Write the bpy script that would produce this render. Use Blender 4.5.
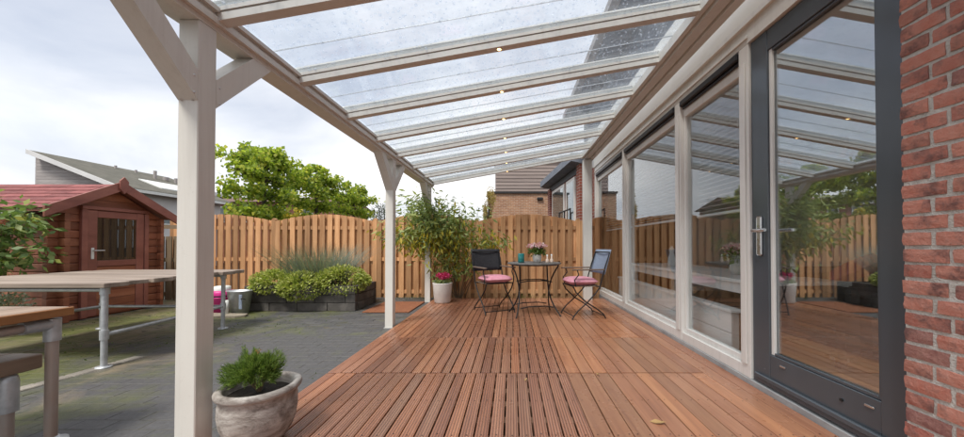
import bpy, bmesh, math, random
import numpy as np
from mathutils import Vector, Matrix
R = math.radians
random.seed(7); RNG = np.random.default_rng(11)
S = bpy.context.scene
COL = S.collection
for o in list(bpy.data.objects): bpy.data.objects.remove(o)

# ------------------------------------------------------------------ camera
cam = bpy.data.cameras.new('camera'); co = bpy.data.objects.new('camera', cam); COL.objects.link(co)
cam.sensor_width = 36; cam.lens = 340/964*36
cam.shift_x = -30/964; cam.shift_y = 22.2/964
cam.clip_start = .02; cam.clip_end = 900
co.location = (0, 0, 1.0); co.rotation_euler = (R(90.72), 0, 0)
S.camera = co

# ------------------------------------------------------------------ world, sun, exposure
SUN_EL, SUN_AZ = 60, 206          # azimuth clockwise from +Y: from behind the camera, a little to the left
w = bpy.data.worlds.new('World'); S.world = w; w.use_nodes = True
nt = w.node_tree; nt.nodes.clear()
def wn(t, **k):
    n = nt.nodes.new(t)
    for a, b in k.items(): setattr(n, a, b)
    return n
sky = wn('ShaderNodeTexSky', sky_type='NISHITA', sun_disc=False)
sky.sun_elevation = R(SUN_EL); sky.sun_rotation = R(SUN_AZ); sky.air_density = 1.0; sky.dust_density = 1.5
tc = wn('ShaderNodeTexCoord')
mp = wn('ShaderNodeMapping'); mp.inputs['Scale'].default_value = (1, 1, 2.2)
nz = wn('ShaderNodeTexNoise'); nz.inputs['Scale'].default_value = 2.1; nz.inputs['Detail'].default_value = 7; nz.inputs['Roughness'].default_value = .55
nz.inputs['Distortion'].default_value = .4
nz2 = wn('ShaderNodeTexNoise'); nz2.inputs['Scale'].default_value = 1.1; nz2.inputs['Detail'].default_value = 5
cr = wn('ShaderNodeValToRGB'); cr.color_ramp.elements[0].position = .34; cr.color_ramp.elements[1].position = .60
cr.color_ramp.elements[0].color = (.58, .58, .58, 1); cr.color_ramp.elements[1].color = (.97, .97, .97, 1)
cc = wn('ShaderNodeValToRGB'); cc.color_ramp.elements[0].position = .36; cc.color_ramp.elements[1].position = .62
cc.color_ramp.elements[0].color = (.67, .685, .735, 1); cc.color_ramp.elements[1].color = (.985, .97, .96, 1)
mul = wn('ShaderNodeMix', data_type='RGBA', blend_type='MULTIPLY'); mul.inputs[0].default_value = 1
mul.inputs[7].default_value = (8.6, 8.6, 8.6, 1)
mx = wn('ShaderNodeMix', data_type='RGBA')
bg = wn('ShaderNodeBackground'); bg.inputs['Strength'].default_value = .0565
ow = wn('ShaderNodeOutputWorld')
L = nt.links.new
L(tc.outputs['Generated'], mp.inputs[0]); L(mp.outputs[0], nz.inputs['Vector']); L(mp.outputs[0], nz2.inputs['Vector'])
L(nz2.outputs[0], cr.inputs[0]); L(nz.outputs[0], cc.inputs[0]); L(cc.outputs[0], mul.inputs[6])
L(cr.outputs[0], mx.inputs[0]); L(sky.outputs[0], mx.inputs[6]); L(mul.outputs[2], mx.inputs[7])
L(mx.outputs[2], bg.inputs[0]); L(bg.outputs[0], ow.inputs[0])
sun = bpy.data.lights.new('sun', 'SUN'); so = bpy.data.objects.new('sun', sun); COL.objects.link(so)
sun.energy = 1.4; sun.angle = R(15); sun.color = (1, .955, .885)
sd = Vector((math.sin(R(SUN_AZ))*math.cos(R(SUN_EL)), math.cos(R(SUN_AZ))*math.cos(R(SUN_EL)), math.sin(R(SUN_EL))))
so.rotation_euler = sd.to_track_quat('Z', 'Y').to_euler(); so.location = sd*60
vs = S.view_settings; vs.view_transform = 'Standard'; vs.look = 'None'; vs.gamma = 1; vs.use_curve_mapping = False
vs.exposure = 1.5

# ------------------------------------------------------------------ materials
class NT:
    def __init__(s, name):
        s.m = bpy.data.materials.new(name); s.m.use_nodes = True; s.t = s.m.node_tree; s.t.nodes.clear()
        s.out = s.n('ShaderNodeOutputMaterial')
    def n(s, t, **k):
        x = s.t.nodes.new(t)
        for a, b in k.items():
            if a in x.inputs.keys() if isinstance(a, str) else False: x.inputs[a].default_value = b
            else: setattr(x, a, b)
        return x
    def l(s, a, b): s.t.links.new(a, b)
    def coord(s, scale=(1, 1, 1), world=False):
        mpn = s.n('ShaderNodeMapping'); mpn.inputs['Scale'].default_value = scale
        if world:
            g = s.n('ShaderNodeNewGeometry'); s.l(g.outputs['Position'], mpn.inputs[0])
        else:
            t = s.n('ShaderNodeTexCoord'); oi = s.n('ShaderNodeObjectInfo')
            m = s.n('ShaderNodeMath', operation='MULTIPLY'); m.inputs[1].default_value = 37.0
            s.l(oi.outputs['Random'], m.inputs[0])
            a = s.n('ShaderNodeVectorMath', operation='ADD'); s.l(t.outputs['Object'], a.inputs[0]); s.l(m.outputs[0], a.inputs[1])
            s.l(a.outputs[0], mpn.inputs[0])
        return mpn.outputs[0]
    def noise(s, vec, scale, detail=5, rough=.55, dist=0):
        x = s.n('ShaderNodeTexNoise'); x.inputs['Scale'].default_value = scale; x.inputs['Detail'].default_value = detail
        x.inputs['Roughness'].default_value = rough; x.inputs['Distortion'].default_value = dist
        s.l(vec, x.inputs['Vector']); return x.outputs[0]
    def ramp(s, fac, stops):
        x = s.n('ShaderNodeValToRGB'); e = x.color_ramp.elements
        while len(e) < len(stops): e.new(.5)
        for i, (p, c) in enumerate(stops):
            e[i].position = p; e[i].color = (*c, 1) if len(c) == 3 else c
        s.l(fac, x.inputs[0]); return x.outputs[0]
    def mix(s, fac, a, b, bt='MIX'):
        x = s.n('ShaderNodeMix', data_type='RGBA', blend_type=bt)
        for v, i in ((fac, 0), (a, 6), (b, 7)):
            if hasattr(v, 'links'): s.l(v, x.inputs[i])
            else: x.inputs[i].default_value = v if i == 0 else ((*v, 1) if len(v) == 3 else v)
        return x.outputs[2]
    def math(s, op, a, b=0, clamp=False):
        x = s.n('ShaderNodeMath', operation=op); x.use_clamp = clamp
        for v, i in ((a, 0), (b, 1)):
            if hasattr(v, 'links'): s.l(v, x.inputs[i])
            else: x.inputs[i].default_value = v
        return x.outputs[0]
    def bump(s, h, strength, dist=.01):
        x = s.n('ShaderNodeBump'); x.inputs['Strength'].default_value = strength; x.inputs['Distance'].default_value = dist
        s.l(h, x.inputs['Height']); return x.outputs[0]
    def bsdf(s, col, rough=.6, metal=0, normal=None, spec=.4):
        b = s.n('ShaderNodeBsdfPrincipled')
        for v, k in ((col, 'Base Color'), (rough, 'Roughness'), (metal, 'Metallic'), (spec, 'Specular IOR Level')):
            if hasattr(v, 'links'): s.l(v, b.inputs[k])
            else: b.inputs[k].default_value = (*v, 1) if k == 'Base Color' else v
        if normal: s.l(normal, b.inputs['Normal'])
        s.l(b.outputs[0], s.out.inputs[0]); return b
    def rand(s, island=False):
        if island: return s.n('ShaderNodeNewGeometry').outputs['Random Per Island']
        return s.n('ShaderNodeObjectInfo').outputs['Random']
M = {}
def pmat(name, stops, scale=6, rough=.6, stretch=(1, 1, 1), bump=.15, bscale=60, metal=0, vary=0, island=False, world=False, spec=.4, dist=0):
    """colour noise between stops, with fine relief and a brightness that varies from piece to piece"""
    t = NT(name); v = t.coord(stretch, world)
    c = t.ramp(t.noise(v, scale, 6, .6, dist), stops)
    if vary:
        r = t.rand(island); k = t.math('ADD', t.math('MULTIPLY', r, 2*vary), 1-vary)
        h = t.n('ShaderNodeHueSaturation'); t.l(c, h.inputs['Color']); t.l(k, h.inputs['Value']); c = h.outputs[0]
    nb = t.noise(v, bscale, 4)
    ro = t.math('ADD', t.math('MULTIPLY', t.noise(v, scale*2.3), .25), rough-.125, True)
    t.bsdf(c, ro, metal, t.bump(nb, bump) if bump else None, spec)
    M[name] = t.m; return t.m
# painted aluminium, cream
def paint_mat(name, c1, c2, dirt, rough):
    t = NT(name); P = t.coord((1, 1, 1), True)
    c = t.ramp(t.noise(P, 1.7, 5), [(.3, c1), (.7, c2)])
    st_ = t.noise(t.coord((26, 26, 1.3), True), 1.0, 5, .65, .3)
    c = t.mix(t.math('MULTIPLY', t.ramp(st_, [(.48, (0, 0, 0)), (.80, (1, 1, 1))]), .30), c, dirt)
    sp_n = t.noise(P, 55, 4, .7)
    c = t.mix(t.math('MULTIPLY', t.ramp(sp_n, [(.62, (0, 0, 0)), (.72, (1, 1, 1))]), .22), c, dirt)
    ro = t.math('ADD', t.math('MULTIPLY', st_, .22), rough-.1)
    t.bsdf(c, ro, 0, t.bump(t.noise(P, 240, 3), .05), .45); M[name] = t.m
paint_mat('cream', (.62, .605, .558), (.675, .665, .62), (.40, .365, .32), .40)
paint_mat('cream_frame', (.70, .68, .635), (.76, .745, .71), (.45, .42, .37), .36)
pmat('soffit_white', [(.3, (.74, .72, .66)), (.7, (.80, .78, .73))], 3, .55, bump=.05, bscale=120)
pmat('anthracite', [(.3, (.066, .078, .090)), (.7, (.078, .092, .106))], 3, .22, (1, 1, .5), bump=.02, bscale=40, spec=.6)
pmat('black_plastic', [(.3, (.012, .012, .014)), (.7, (.022, .022, .025))], 5, .35, bump=0)
pmat('rubber', [(.3, (.02, .02, .02)), (.7, (.04, .04, .04))], 5, .7, bump=0)
pmat('steel', [(.3, (.55, .55, .56)), (.7, (.68, .68, .68))], 20, .3, bump=.05, metal=1)
pmat('galvanised', [(.3, (.40, .42, .44)), (.7, (.56, .58, .60))], 22, .5, bump=.12, bscale=90, metal=.65)
pmat('brown_pipe', [(.25, (.40, .37, .35)), (.55, (.38, .29, .24)), (.8, (.34, .22, .15))], 5, .5, (1, 1, .35), bump=.2, metal=.4)  # mottled from grey to brown
pmat('dark_iron', [(.3, (.018, .018, .02)), (.7, (.045, .042, .042))], 15, .5, bump=.1, metal=.4)
pmat('threshold', [(.3, (.26, .26, .26)), (.7, (.42, .42, .41))], 6, .6, bump=.2)
pmat('mortar', [(.25, (.40, .38, .34)), (.5, (.52, .495, .45)), (.75, (.62, .595, .55))], 22, .95, bump=1.0, bscale=130)
pmat('soil', [(.3, (.02, .016, .012)), (.7, (.05, .04, .03))], 12, .95, bump=.8, bscale=60)
pmat('underdeck', [(.3, (.012, .010, .009)), (.7, (.03, .025, .02))], 12, .95, bump=.5, bscale=40)
pmat('joint_sand', [(.3, (.05, .055, .03)), (.5, (.085, .08, .06)), (.75, (.13, .12, .10))], 3, .95, bump=.5, world=True)
pmat('joist_wood', [(.3, (.22, .125, .08)), (.7, (.34, .20, .13))], 12, .9, bump=.3)
pmat('shed_wood', [(.25, (.125, .044, .026)), (.5, (.25, .088, .048)), (.75, (.37, .155, .088))], 5, .5, (1, .22, 1.0), bump=.25, bscale=40, vary=.25)
pmat('shed_trim', [(.3, (.19, .066, .052)), (.7, (.31, .122, .092))], 5, .45, (1, .4, 1), bump=.2, vary=.12)
pmat('shingle', [(.3, (.165, .048, .048)), (.7, (.265, .092, .086))], 14, .8, bump=.5, bscale=120, vary=.2)
pmat('grey_plank', [(.25, (.13, .10, .08)), (.5, (.27, .215, .175)), (.8, (.42, .355, .305))], 5, .55, (.12, 1.6, 1), bump=.3, bscale=30, vary=.16)
pmat('grey_plank_y', [(.25, (.15, .095, .06)), (.5, (.30, .215, .155)), (.8, (.45, .37, .30))], 5, .5, (1.6, .12, 1), bump=.3, bscale=30, vary=.14)
pmat('orange_plank', [(.25, (.20, .085, .03)), (.55, (.33, .15, .055)), (.8, (.43, .22, .09))], 6, .5, (1.6, .12, 1.2), bump=.3, bscale=30, vary=.1)
pmat('block', [(.25, (.05, .046, .042)), (.55, (.10, .092, .085)), (.8, (.17, .155, .14))], 7, .9, bump=.6, bscale=60, vary=.3)
pmat('stone_slab', [(.3, (.20, .17, .13)), (.7, (.33, .29, .23))], 8, .9, bump=.5)
pmat('pink_tub', [(.3, (.55, .02, .20)), (.7, (.66, .04, .27))], 6, .35, bump=0)
pmat('white_plastic', [(.3, (.62, .64, .62)), (.7, (.72, .74, .72))], 6, .4, bump=0)
pmat('mat_rust', [(.3, (.19, .07, .035)), (.7, (.29, .115, .055))], 30, .95, bump=.8, bscale=200)
pmat('cushion_pink', [(.3, (.62, .24, .31)), (.7, (.74, .36, .42))], 12, .85, bump=.3, bscale=150)
pmat('cushion_red', [(.3, (.48, .11, .12)), (.7, (.58, .17, .17))], 12, .9, bump=.3, bscale=150)
pmat('sling_black', [(.3, (.016, .016, .019)), (.7, (.032, .032, .036))], 40, .8, bump=.3, bscale=250)
pmat('sling_blue', [(.3, (.20, .25, .33)), (.7, (.27, .32, .41))], 40, .8, bump=.3, bscale=250)
pmat('arm_wood', [(.3, (.13, .09, .065)), (.7, (.21, .155, .12))], 14, .6, bump=.2)
pmat('table_metal', [(.3, (.085, .08, .075)), (.7, (.16, .15, .14))], 14, .5, bump=.2)
pmat('teal_glass', [(.3, (.01, .13, .13)), (.7, (.02, .20, .19))], 8, .12, bump=0, spec=.6)
pmat('candle_wax', [(.3, (.60, .45, .36)), (.7, (.72, .58, .48))], 8, .4, bump=0)
pmat('pot_white', [(.3, (.60, .57, .54)), (.7, (.72, .70, .66))], 9, .6, bump=.15)
pmat('interior_wall', [(.3, (.70, .67, .63)), (.7, (.76, .73, .69))], 3, .8, bump=0)
pmat('ceiling_paint', [(.3, (.55, .55, .54)), (.7, (.6, .6, .59))], 3, .8, bump=0)
pmat('white_furniture', [(.3, (.76, .78, .78)), (.7, (.82, .83, .83))], 6, .4, bump=.03)
pmat('sofa_grey', [(.3, (.06, .065, .065)), (.7, (.10, .105, .105))], 20, .9, bump=.3, bscale=150)
pmat('blind_slat', [(.3, (.55, .57, .58)), (.7, (.63, .65, .66))], 4, .45, bump=0)
pmat('house_slate', [(.3, (.13, .15, .185)), (.7, (.20, .22, .26))], 5, .75, bump=.3, vary=.15)
pmat('house_white', [(.3, (.55, .55, .55)), (.7, (.64, .64, .64))], 2, .8, bump=.1)
pmat('roof_moss', [(.25, (.075, .075, .06)), (.55, (.115, .11, .09)), (.8, (.16, .15, .125))], 2.5, .85, (1, 1, 1), bump=.4, bscale=30)
pmat('siding_grey', [(.3, (.30, .275, .265)), (.7, (.40, .37, .36))], 4, .8, (1, .2, 6), bump=.2, vary=.1)
pmat('siding_brown', [(.3, (.20, .16, .145)), (.7, (.28, .23, .21))], 4, .8, (.3, 1, 6), bump=.2, vary=.12)
pmat('curtain', [(.3, (.05, .045, .042)), (.5, (.11, .10, .092)), (.7, (.20, .185, .17))], 9, .9, (1, 1.6, .12), bump=.2)
pmat('roof_tile', [(.3, (.10, .06, .05)), (.7, (.18, .11, .09))], 6, .85, bump=.3)
pmat('bark', [(.3, (.035, .028, .022)), (.7, (.09, .075, .06))], 12, .9, (1, 1, .25), bump=.8, bscale=30)
pmat('twig', [(.3, (.13, .09, .055)), (.7, (.22, .16, .10))], 12, .9, bump=.3)
pmat('hills', [(.3, (.05, .07, .03)), (.7, (.09, .10, .05))], 1, .95, bump=0)

def deck_mat(name, ribs, stops):
    t = NT(name); v = t.coord((7, .35, 4))
    c = t.ramp(t.noise(v, 3, 7, .65, .6), stops)
    oi = t.n('ShaderNodeObjectInfo'); r = oi.outputs['Random']
    tint = t.ramp(r, [(0, (.60, .50, .46)), (.16, (.95, .88, .84)), (.34, (1.08, 1.10, 1.12)), (.48, (.82, .70, .62)), (.62, (1.22, 1.14, 1.0)), (.76, (.80, .84, .86)), (.88, (1.30, 1.28, 1.15)), (1, (1.12, .96, .78))])
    c = t.mix(1.0, c, tint, 'MULTIPLY')
    w_ = t.noise(t.coord((1, 1, 1), True), 1.3, 5, .6)        # weathering in patches that run over several boards
    c = t.mix(t.math('MULTIPLY', w_, .26), c, (.42, .31, .26))
    g = t.noise(t.coord((60, 1.2, 10)), 3, 4)
    h = t.math('MULTIPLY', g, .25)
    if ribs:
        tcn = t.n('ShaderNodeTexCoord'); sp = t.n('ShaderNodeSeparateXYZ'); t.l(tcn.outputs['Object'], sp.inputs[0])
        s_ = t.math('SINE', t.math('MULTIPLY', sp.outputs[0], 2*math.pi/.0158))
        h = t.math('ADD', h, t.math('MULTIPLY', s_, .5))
        c = t.mix(t.math('MULTIPLY', t.math('LESS_THAN', s_, -.30), .55), c, (.045, .022, .015))   # darker colour along the grooves
    ro = t.math('ADD', t.math('MULTIPLY', w_, .40), .09)       # damp from the rain: patchy sheen
    t.bsdf(c, ro, 0, t.bump(h, .55, .004), .5)
    M[name] = t.m
WOOD = [(.22, (.215, .078, .042)), (.5, (.395, .164, .088)), (.78, (.54, .265, .152))]
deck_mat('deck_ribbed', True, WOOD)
deck_mat('deck_smooth', False, [(.22, (.25, .095, .048)), (.5, (.41, .178, .090)), (.78, (.53, .27, .14))])

def fence_mat(name, stops):
    t = NT(name); v = t.coord((9, 2, .5))
    c = t.ramp(t.noise(v, 2.4, 6, .6, .8), stops)
    k = t.math('ADD', t.math('MULTIPLY', t.rand(), .62), .68)
    h = t.n('ShaderNodeHueSaturation'); t.l(c, h.inputs['Color']); t.l(k, h.inputs['Value'])
    st = t.noise(t.coord((1.2, 1, .5), True), 2.2, 5, .65)
    c = t.mix(t.math('MULTIPLY', t.ramp(st, [(.45, (0, 0, 0)), (.75, (1, 1, 1))]), .35), h.outputs[0], (.13, .085, .05))
    t.bsdf(c, .75, 0, t.bump(t.noise(t.coord((60, 6, 2)), 3, 3), .35, .006), .25)
    M[name] = t.m
fence_mat('fence', [(.25, (.42, .205, .09)), (.55, (.59, .325, .16)), (.8, (.68, .41, .225))])
fence_mat('fence_grey', [(.25, (.14, .10, .06)), (.55, (.20, .15, .095)), (.8, (.27, .21, .14))])

def brick_mat():
    t = NT('brick'); v = t.coord((1, 1, 1))
    r = t.rand()
    base = t.ramp(r, [(0, (.34, .115, .085)), (.3, (.46, .168, .12)), (.55, (.52, .215, .155)), (.74, (.40, .138, .105)), (.86, (.21, .10, .094)), (1, (.48, .19, .125))])
    n1 = t.noise(v, 18, 6, .7)
    c = t.mix(t.ramp(n1, [(.35, (0, 0, 0)), (.7, (.65, .65, .65))]), base, (.52, .30, .24))
    n3 = t.noise(v, 9, 4, .7)
    c = t.mix(t.ramp(n3, [(.50, (0, 0, 0)), (.66, (.85, .85, .85))]), c, (.12, .062, .058))
    n2 = t.noise(v, 70, 5, .7)
    h = t.math('ADD', t.math('MULTIPLY', n1, .9), t.math('MULTIPLY', n2, .5))
    t.bsdf(c, .85, 0, t.bump(h, 1.0, .012), .25)
    M['brick'] = t.m
brick_mat()
def far_brick(name, c1, c2, mort, scale, axis='x'):
    t = NT(name); g = t.n('ShaderNodeTexCoord'); sp = t.n('ShaderNodeSeparateXYZ'); t.l(g.outputs['Object'], sp.inputs[0])
    cb = t.n('ShaderNodeCombineXYZ'); t.l(sp.outputs[0 if axis == 'x' else 1], cb.inputs[0]); t.l(sp.outputs[2], cb.inputs[1])
    b = t.n('ShaderNodeTexBrick'); t.l(cb.outputs[0], b.inputs['Vector'])
    for k, vv in (('Color1', (*c1, 1)), ('Color2', (*c2, 1)), ('Mortar', (*mort, 1)), ('Scale', 1.0), ('Mortar Size', .007), ('Brick Width', .22), ('Row Height', .068), ('Bias', 0.0)):
        b.inputs[k].default_value = vv
    n = t.noise(t.coord((1, 1, 1)), 3, 6, .7)
    c = t.mix(.5, b.outputs[0], t.ramp(n, [(.3, (.45, .45, .45)), (.7, (1.35, 1.3, 1.25))]), 'MULTIPLY')
    t.bsdf(c, .9, 0, t.bump(b.outputs[1], -.5, .01), .2)
    M[name] = t.m
far_brick('brick_buff', (.40, .22, .125), (.29, .145, .085), (.42, .36, .30), 1)
far_brick('brick_red_y', (.29, .085, .06), (.20, .065, .05), (.36, .32, .28), 1, 'y')
far_brick('brick_terracotta', (.36, .125, .08), (.29, .095, .065), (.40, .34, .30), 1)

def paver_mat():
    t = NT('paver'); P = t.coord((1, 1, 1), True)
    r = t.rand(True)
    base = t.ramp(r, [(0, (.066, .066, .068)), (.5, (.078, .077, .079)), (1, (.094, .092, .092))])
    n1 = t.noise(P, 40, 5, .7); base = t.mix(.35, base, t.ramp(n1, [(.3, (.3, .3, .3)), (.7, (1.7, 1.7, 1.7))]), 'MULTIPLY')
    sp = t.n('ShaderNodeSeparateXYZ'); g = t.n('ShaderNodeNewGeometry'); t.l(g.outputs['Position'], sp.inputs[0])
    # moss settles where the yard is damp: towards the shed side
    bias = t.math('MULTIPLY', t.math('SUBTRACT', -1.9, sp.outputs[0]), .09, True)
    nm = t.noise(P, 1.6, 6, .68, .5)
    mf = t.ramp(t.math('ADD', nm, bias), [(.55, (0, 0, 0)), (.80, (.85, .85, .85))])
    moss = t.ramp(t.noise(P, 9, 5, .7), [(.3, (.070, .085, .018)), (.7, (.155, .165, .040))])
    c = t.mix(mf, base, moss)
    sand = t.ramp(t.math('ADD', t.noise(t.coord((1.3, 1, 1), True), 1.1, 6, .7, .7), t.math('MULTIPLY', bias, .5)), [(.60, (0, 0, 0)), (.74, (.7, .7, .7))])
    c = t.mix(sand, c, (.22, .175, .12))
    ro = t.math('ADD', t.math('MULTIPLY', t.noise(P, 2.4, 5), .5), .32)
    t.bsdf(c, ro, 0, t.bump(t.math('ADD', n1, t.math('MULTIPLY', mf, .8)), .5, .008), .4)
    M['paver'] = t.m
paver_mat()
pmat('kerb_paver', [(.3, (.17, .155, .135)), (.7, (.28, .255, .22))], 10, .9, bump=.5, vary=.2)

def glass_mat(name, tint, gain, film=0.0, base=.04):
    """clear pane: Fresnel (Schlick) reflection over a tinted see-through sheet; film adds rain and dirt that scatter"""
    t = NT(name); P = t.coord((1, 1, 1), True)
    lw = t.n('ShaderNodeLayerWeight'); lw.inputs['Blend'].default_value = .5
    f = t.math('ADD', t.math('MULTIPLY', t.math('POWER', lw.outputs['Facing'], 5.0), 1-base), base)
    f = t.math('MULTIPLY', f, gain, True)
    tr = t.n('ShaderNodeBsdfTransparent'); tr.inputs[0].default_value = (*tint, 1)
    gl = t.n('ShaderNodeBsdfGlossy'); gl.inputs['Roughness'].default_value = .0 if not film else .05
    gl.inputs['Color'].default_value = (.92, .96, 1.0, 1)
    ms = t.n('ShaderNodeMixShader'); t.l(f, ms.inputs[0]); t.l(tr.outputs[0], ms.inputs[1]); t.l(gl.outputs[0], ms.inputs[2])
    outp = ms.outputs[0]
    if not film:      # float glass is never quite flat: reflections waver a little
        t.l(t.bump(t.noise(P, 1.1, 1), .010, .05), gl.inputs['Normal'])
    if film:
        vo = t.n('ShaderNodeTexVoronoi'); vo.inputs['Scale'].default_value = 30; t.l(P, vo.inputs['Vector'])
        drops = t.ramp(vo.outputs['Distance'], [(.12, (1, 1, 1)), (.30, (0, 0, 0))])
        sel = t.ramp(t.noise(P, 14, 3), [(.34, (0, 0, 0)), (.50, (1, 1, 1))])
        dr = t.math('MULTIPLY', drops, sel)
        streak = t.ramp(t.noise(t.coord((1.2, 11, 1), True), 2.2, 5, .6, .6), [(.45, (0, 0, 0)), (.75, (1, 1, 1))])
        fm = t.math('ADD', t.math('MULTIPLY', dr, .22), t.math('ADD', t.math('MULTIPLY', streak, .05), film), True)
        ring = t.math('MULTIPLY', t.ramp(vo.outputs['Distance'], [(.10, (0, 0, 0)), (.20, (1, 1, 1)), (.30, (0, 0, 0))]), sel)  # darker tint around each drop in place of refraction at its edge
        blot = t.ramp(t.noise(P, 9, 6, .7), [(.40, (0, 0, 0)), (.75, (.6, .6, .6))])
        t.l(t.mix(t.math('ADD', t.math('MULTIPLY', ring, .8), t.math('MULTIPLY', blot, .28), True), tint, (.50, .56, .64)), tr.inputs[0])
        t.l(t.bump(dr, .8, .01), gl.inputs['Normal'])
        tl = t.n('ShaderNodeBsdfTranslucent'); tl.inputs[0].default_value = (.74, .80, .89, 1)
        m2 = t.n('ShaderNodeMixShader'); t.l(fm, m2.inputs[0]); t.l(outp, m2.inputs[1]); t.l(tl.outputs[0], m2.inputs[2])
        outp = m2.outputs[0]
    t.l(outp, t.out.inputs[0]); M[name] = t.m
glass_mat('door_glass', (.96, .975, .97), 1.0, 0.0, .28)
glass_mat('window_glass', (.975, .985, .98), 1.0, 0.0, .10)      # sun-control coating: a strong mirror image
glass_mat('clear_glass', (.97, .98, .975), 1.0)
glass_mat('small_glass', (.60, .63, .63), 1.3)
glass_mat('roof_glass', (.945, .968, .988), 1.0, .035)

def leaf_mat(name, stops, trans=.35, rough=.5):
    t = NT(name); r = t.rand(True)
    c = t.ramp(r, stops)
    b = t.n('ShaderNodeBsdfPrincipled'); t.l(c, b.inputs['Base Color']); b.inputs['Roughness'].default_value = rough
    b.inputs['Specular IOR Level'].default_value = .35
    tl = t.n('ShaderNodeBsdfTranslucent'); br = t.mix(1.0, c, (1.25, 1.3, .7), 'MULTIPLY'); t.l(br, tl.inputs[0])
    ms = t.n('ShaderNodeMixShader'); ms.inputs[0].default_value = trans
    t.l(b.outputs[0], ms.inputs[1]); t.l(tl.outputs[0], ms.inputs[2]); t.l(ms.outputs[0], t.out.inputs[0])
    M[name] = t.m
leaf_mat('leaf_linden', [(0, (.10, .16, .028)), (.4, (.27, .37, .058)), (.75, (.42, .50, .085)), (1, (.60, .57, .12))], .55)
leaf_mat('leaf_shrub', [(0, (.13, .19, .07)), (.6, (.27, .34, .12)), (1, (.42, .47, .17))])
leaf_mat('leaf_yellow', [(0, (.20, .22, .03)), (.5, (.38, .32, .03)), (1, (.50, .40, .05))])
leaf_mat('leaf_euonymus', [(0, (.15, .21, .035)), (.45, (.32, .38, .07)), (.8, (.46, .49, .13)), (1, (.58, .57, .28))])
leaf_mat('leaf_bluegrass', [(0, (.10, .135, .12)), (.6, (.18, .22, .185)), (1, (.28, .30, .22))])
leaf_mat('leaf_pine', [(0, (.07, .125, .026)), (.5, (.15, .245, .05)), (1, (.28, .37, .10))])
leaf_mat('leaf_hydrangea', [(0, (.08, .14, .045)), (.5, (.16, .25, .08)), (.85, (.27, .34, .13)), (1, (.40, .40, .08))])
leaf_mat('leaf_silver', [(0, (.19, .22, .16)), (1, (.34, .36, .28))])
leaf_mat('leaf_grass', [(0, (.05, .10, .015)), (1, (.14, .20, .04))])
leaf_mat('leaf_gold', [(0, (.30, .23, .08)), (1, (.52, .41, .17))])
leaf_mat('leaf_grey', [(0, (.06, .085, .055)), (1, (.13, .15, .10))])
leaf_mat('petal_pink', [(0, (.55, .03, .16)), (1, (.75, .12, .30))])
leaf_mat('petal_pale', [(0, (.62, .26, .36)), (.6, (.74, .50, .56)), (1, (.78, .70, .70))])
leaf_mat('petal_salmon', [(0, (.45, .17, .12)), (1, (.58, .30, .22))])
leaf_mat('dry_stalk', [(0, (.20, .14, .07)), (1, (.33, .25, .13))], .2)
leaf_mat('leaf_dry', [(0, (.48, .30, .12)), (1, (.55, .36, .16))], .1)

def pot_mat():
    t = NT('stone_pot'); v = t.coord((1, 1, 2.2))
    a = t.noise(v, 6, 7, .68, .8)
    c = t.ramp(a, [(.30, (.10, .085, .07)), (.43, (.26, .23, .205)), (.56, (.43, .40, .365)), (.72, (.62, .60, .565))])
    d = t.noise(v, 16, 6, .7); c = t.mix(t.ramp(d, [(.55, (0, 0, 0)), (.72, (.7, .7, .7))]), c, (.085, .06, .045))
    t.bsdf(c, .75, 0, t.bump(t.math('ADD', a, d), .5, .01), .35)
    M['stone_pot'] = t.m
pot_mat()
def emit(name, col, s):
    t = NT(name); e = t.n('ShaderNodeEmission'); e.inputs[0].default_value = (*col, 1); e.inputs[1].default_value = s
    t.l(e.outputs[0], t.out.inputs[0]); M[name] = t.m
emit('led', (1, .55, .2), 3)
def floor_mat():
    t = NT('oak_floor'); g = t.n('ShaderNodeTexCoord'); b = t.n('ShaderNodeTexBrick'); t.l(g.outputs['Object'], b.inputs['Vector'])
    for k, vv in (('Color1', (.42, .25, .125, 1)), ('Color2', (.33, .19, .09, 1)), ('Mortar', (.08, .04, .02, 1)), ('Scale', 1.0), ('Mortar Size', .002), ('Brick Width', 1.6), ('Row Height', .16)):
        b.inputs[k].default_value = vv
    c = t.mix(.6, b.outputs[0], t.ramp(t.noise(t.coord((.6, 9, 1)), 3, 6), [(.3, (.6, .6, .6)), (.7, (1.3, 1.3, 1.3))]), 'MULTIPLY')
    t.bsdf(c, .35); M['oak_floor'] = t.m
floor_mat()

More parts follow.
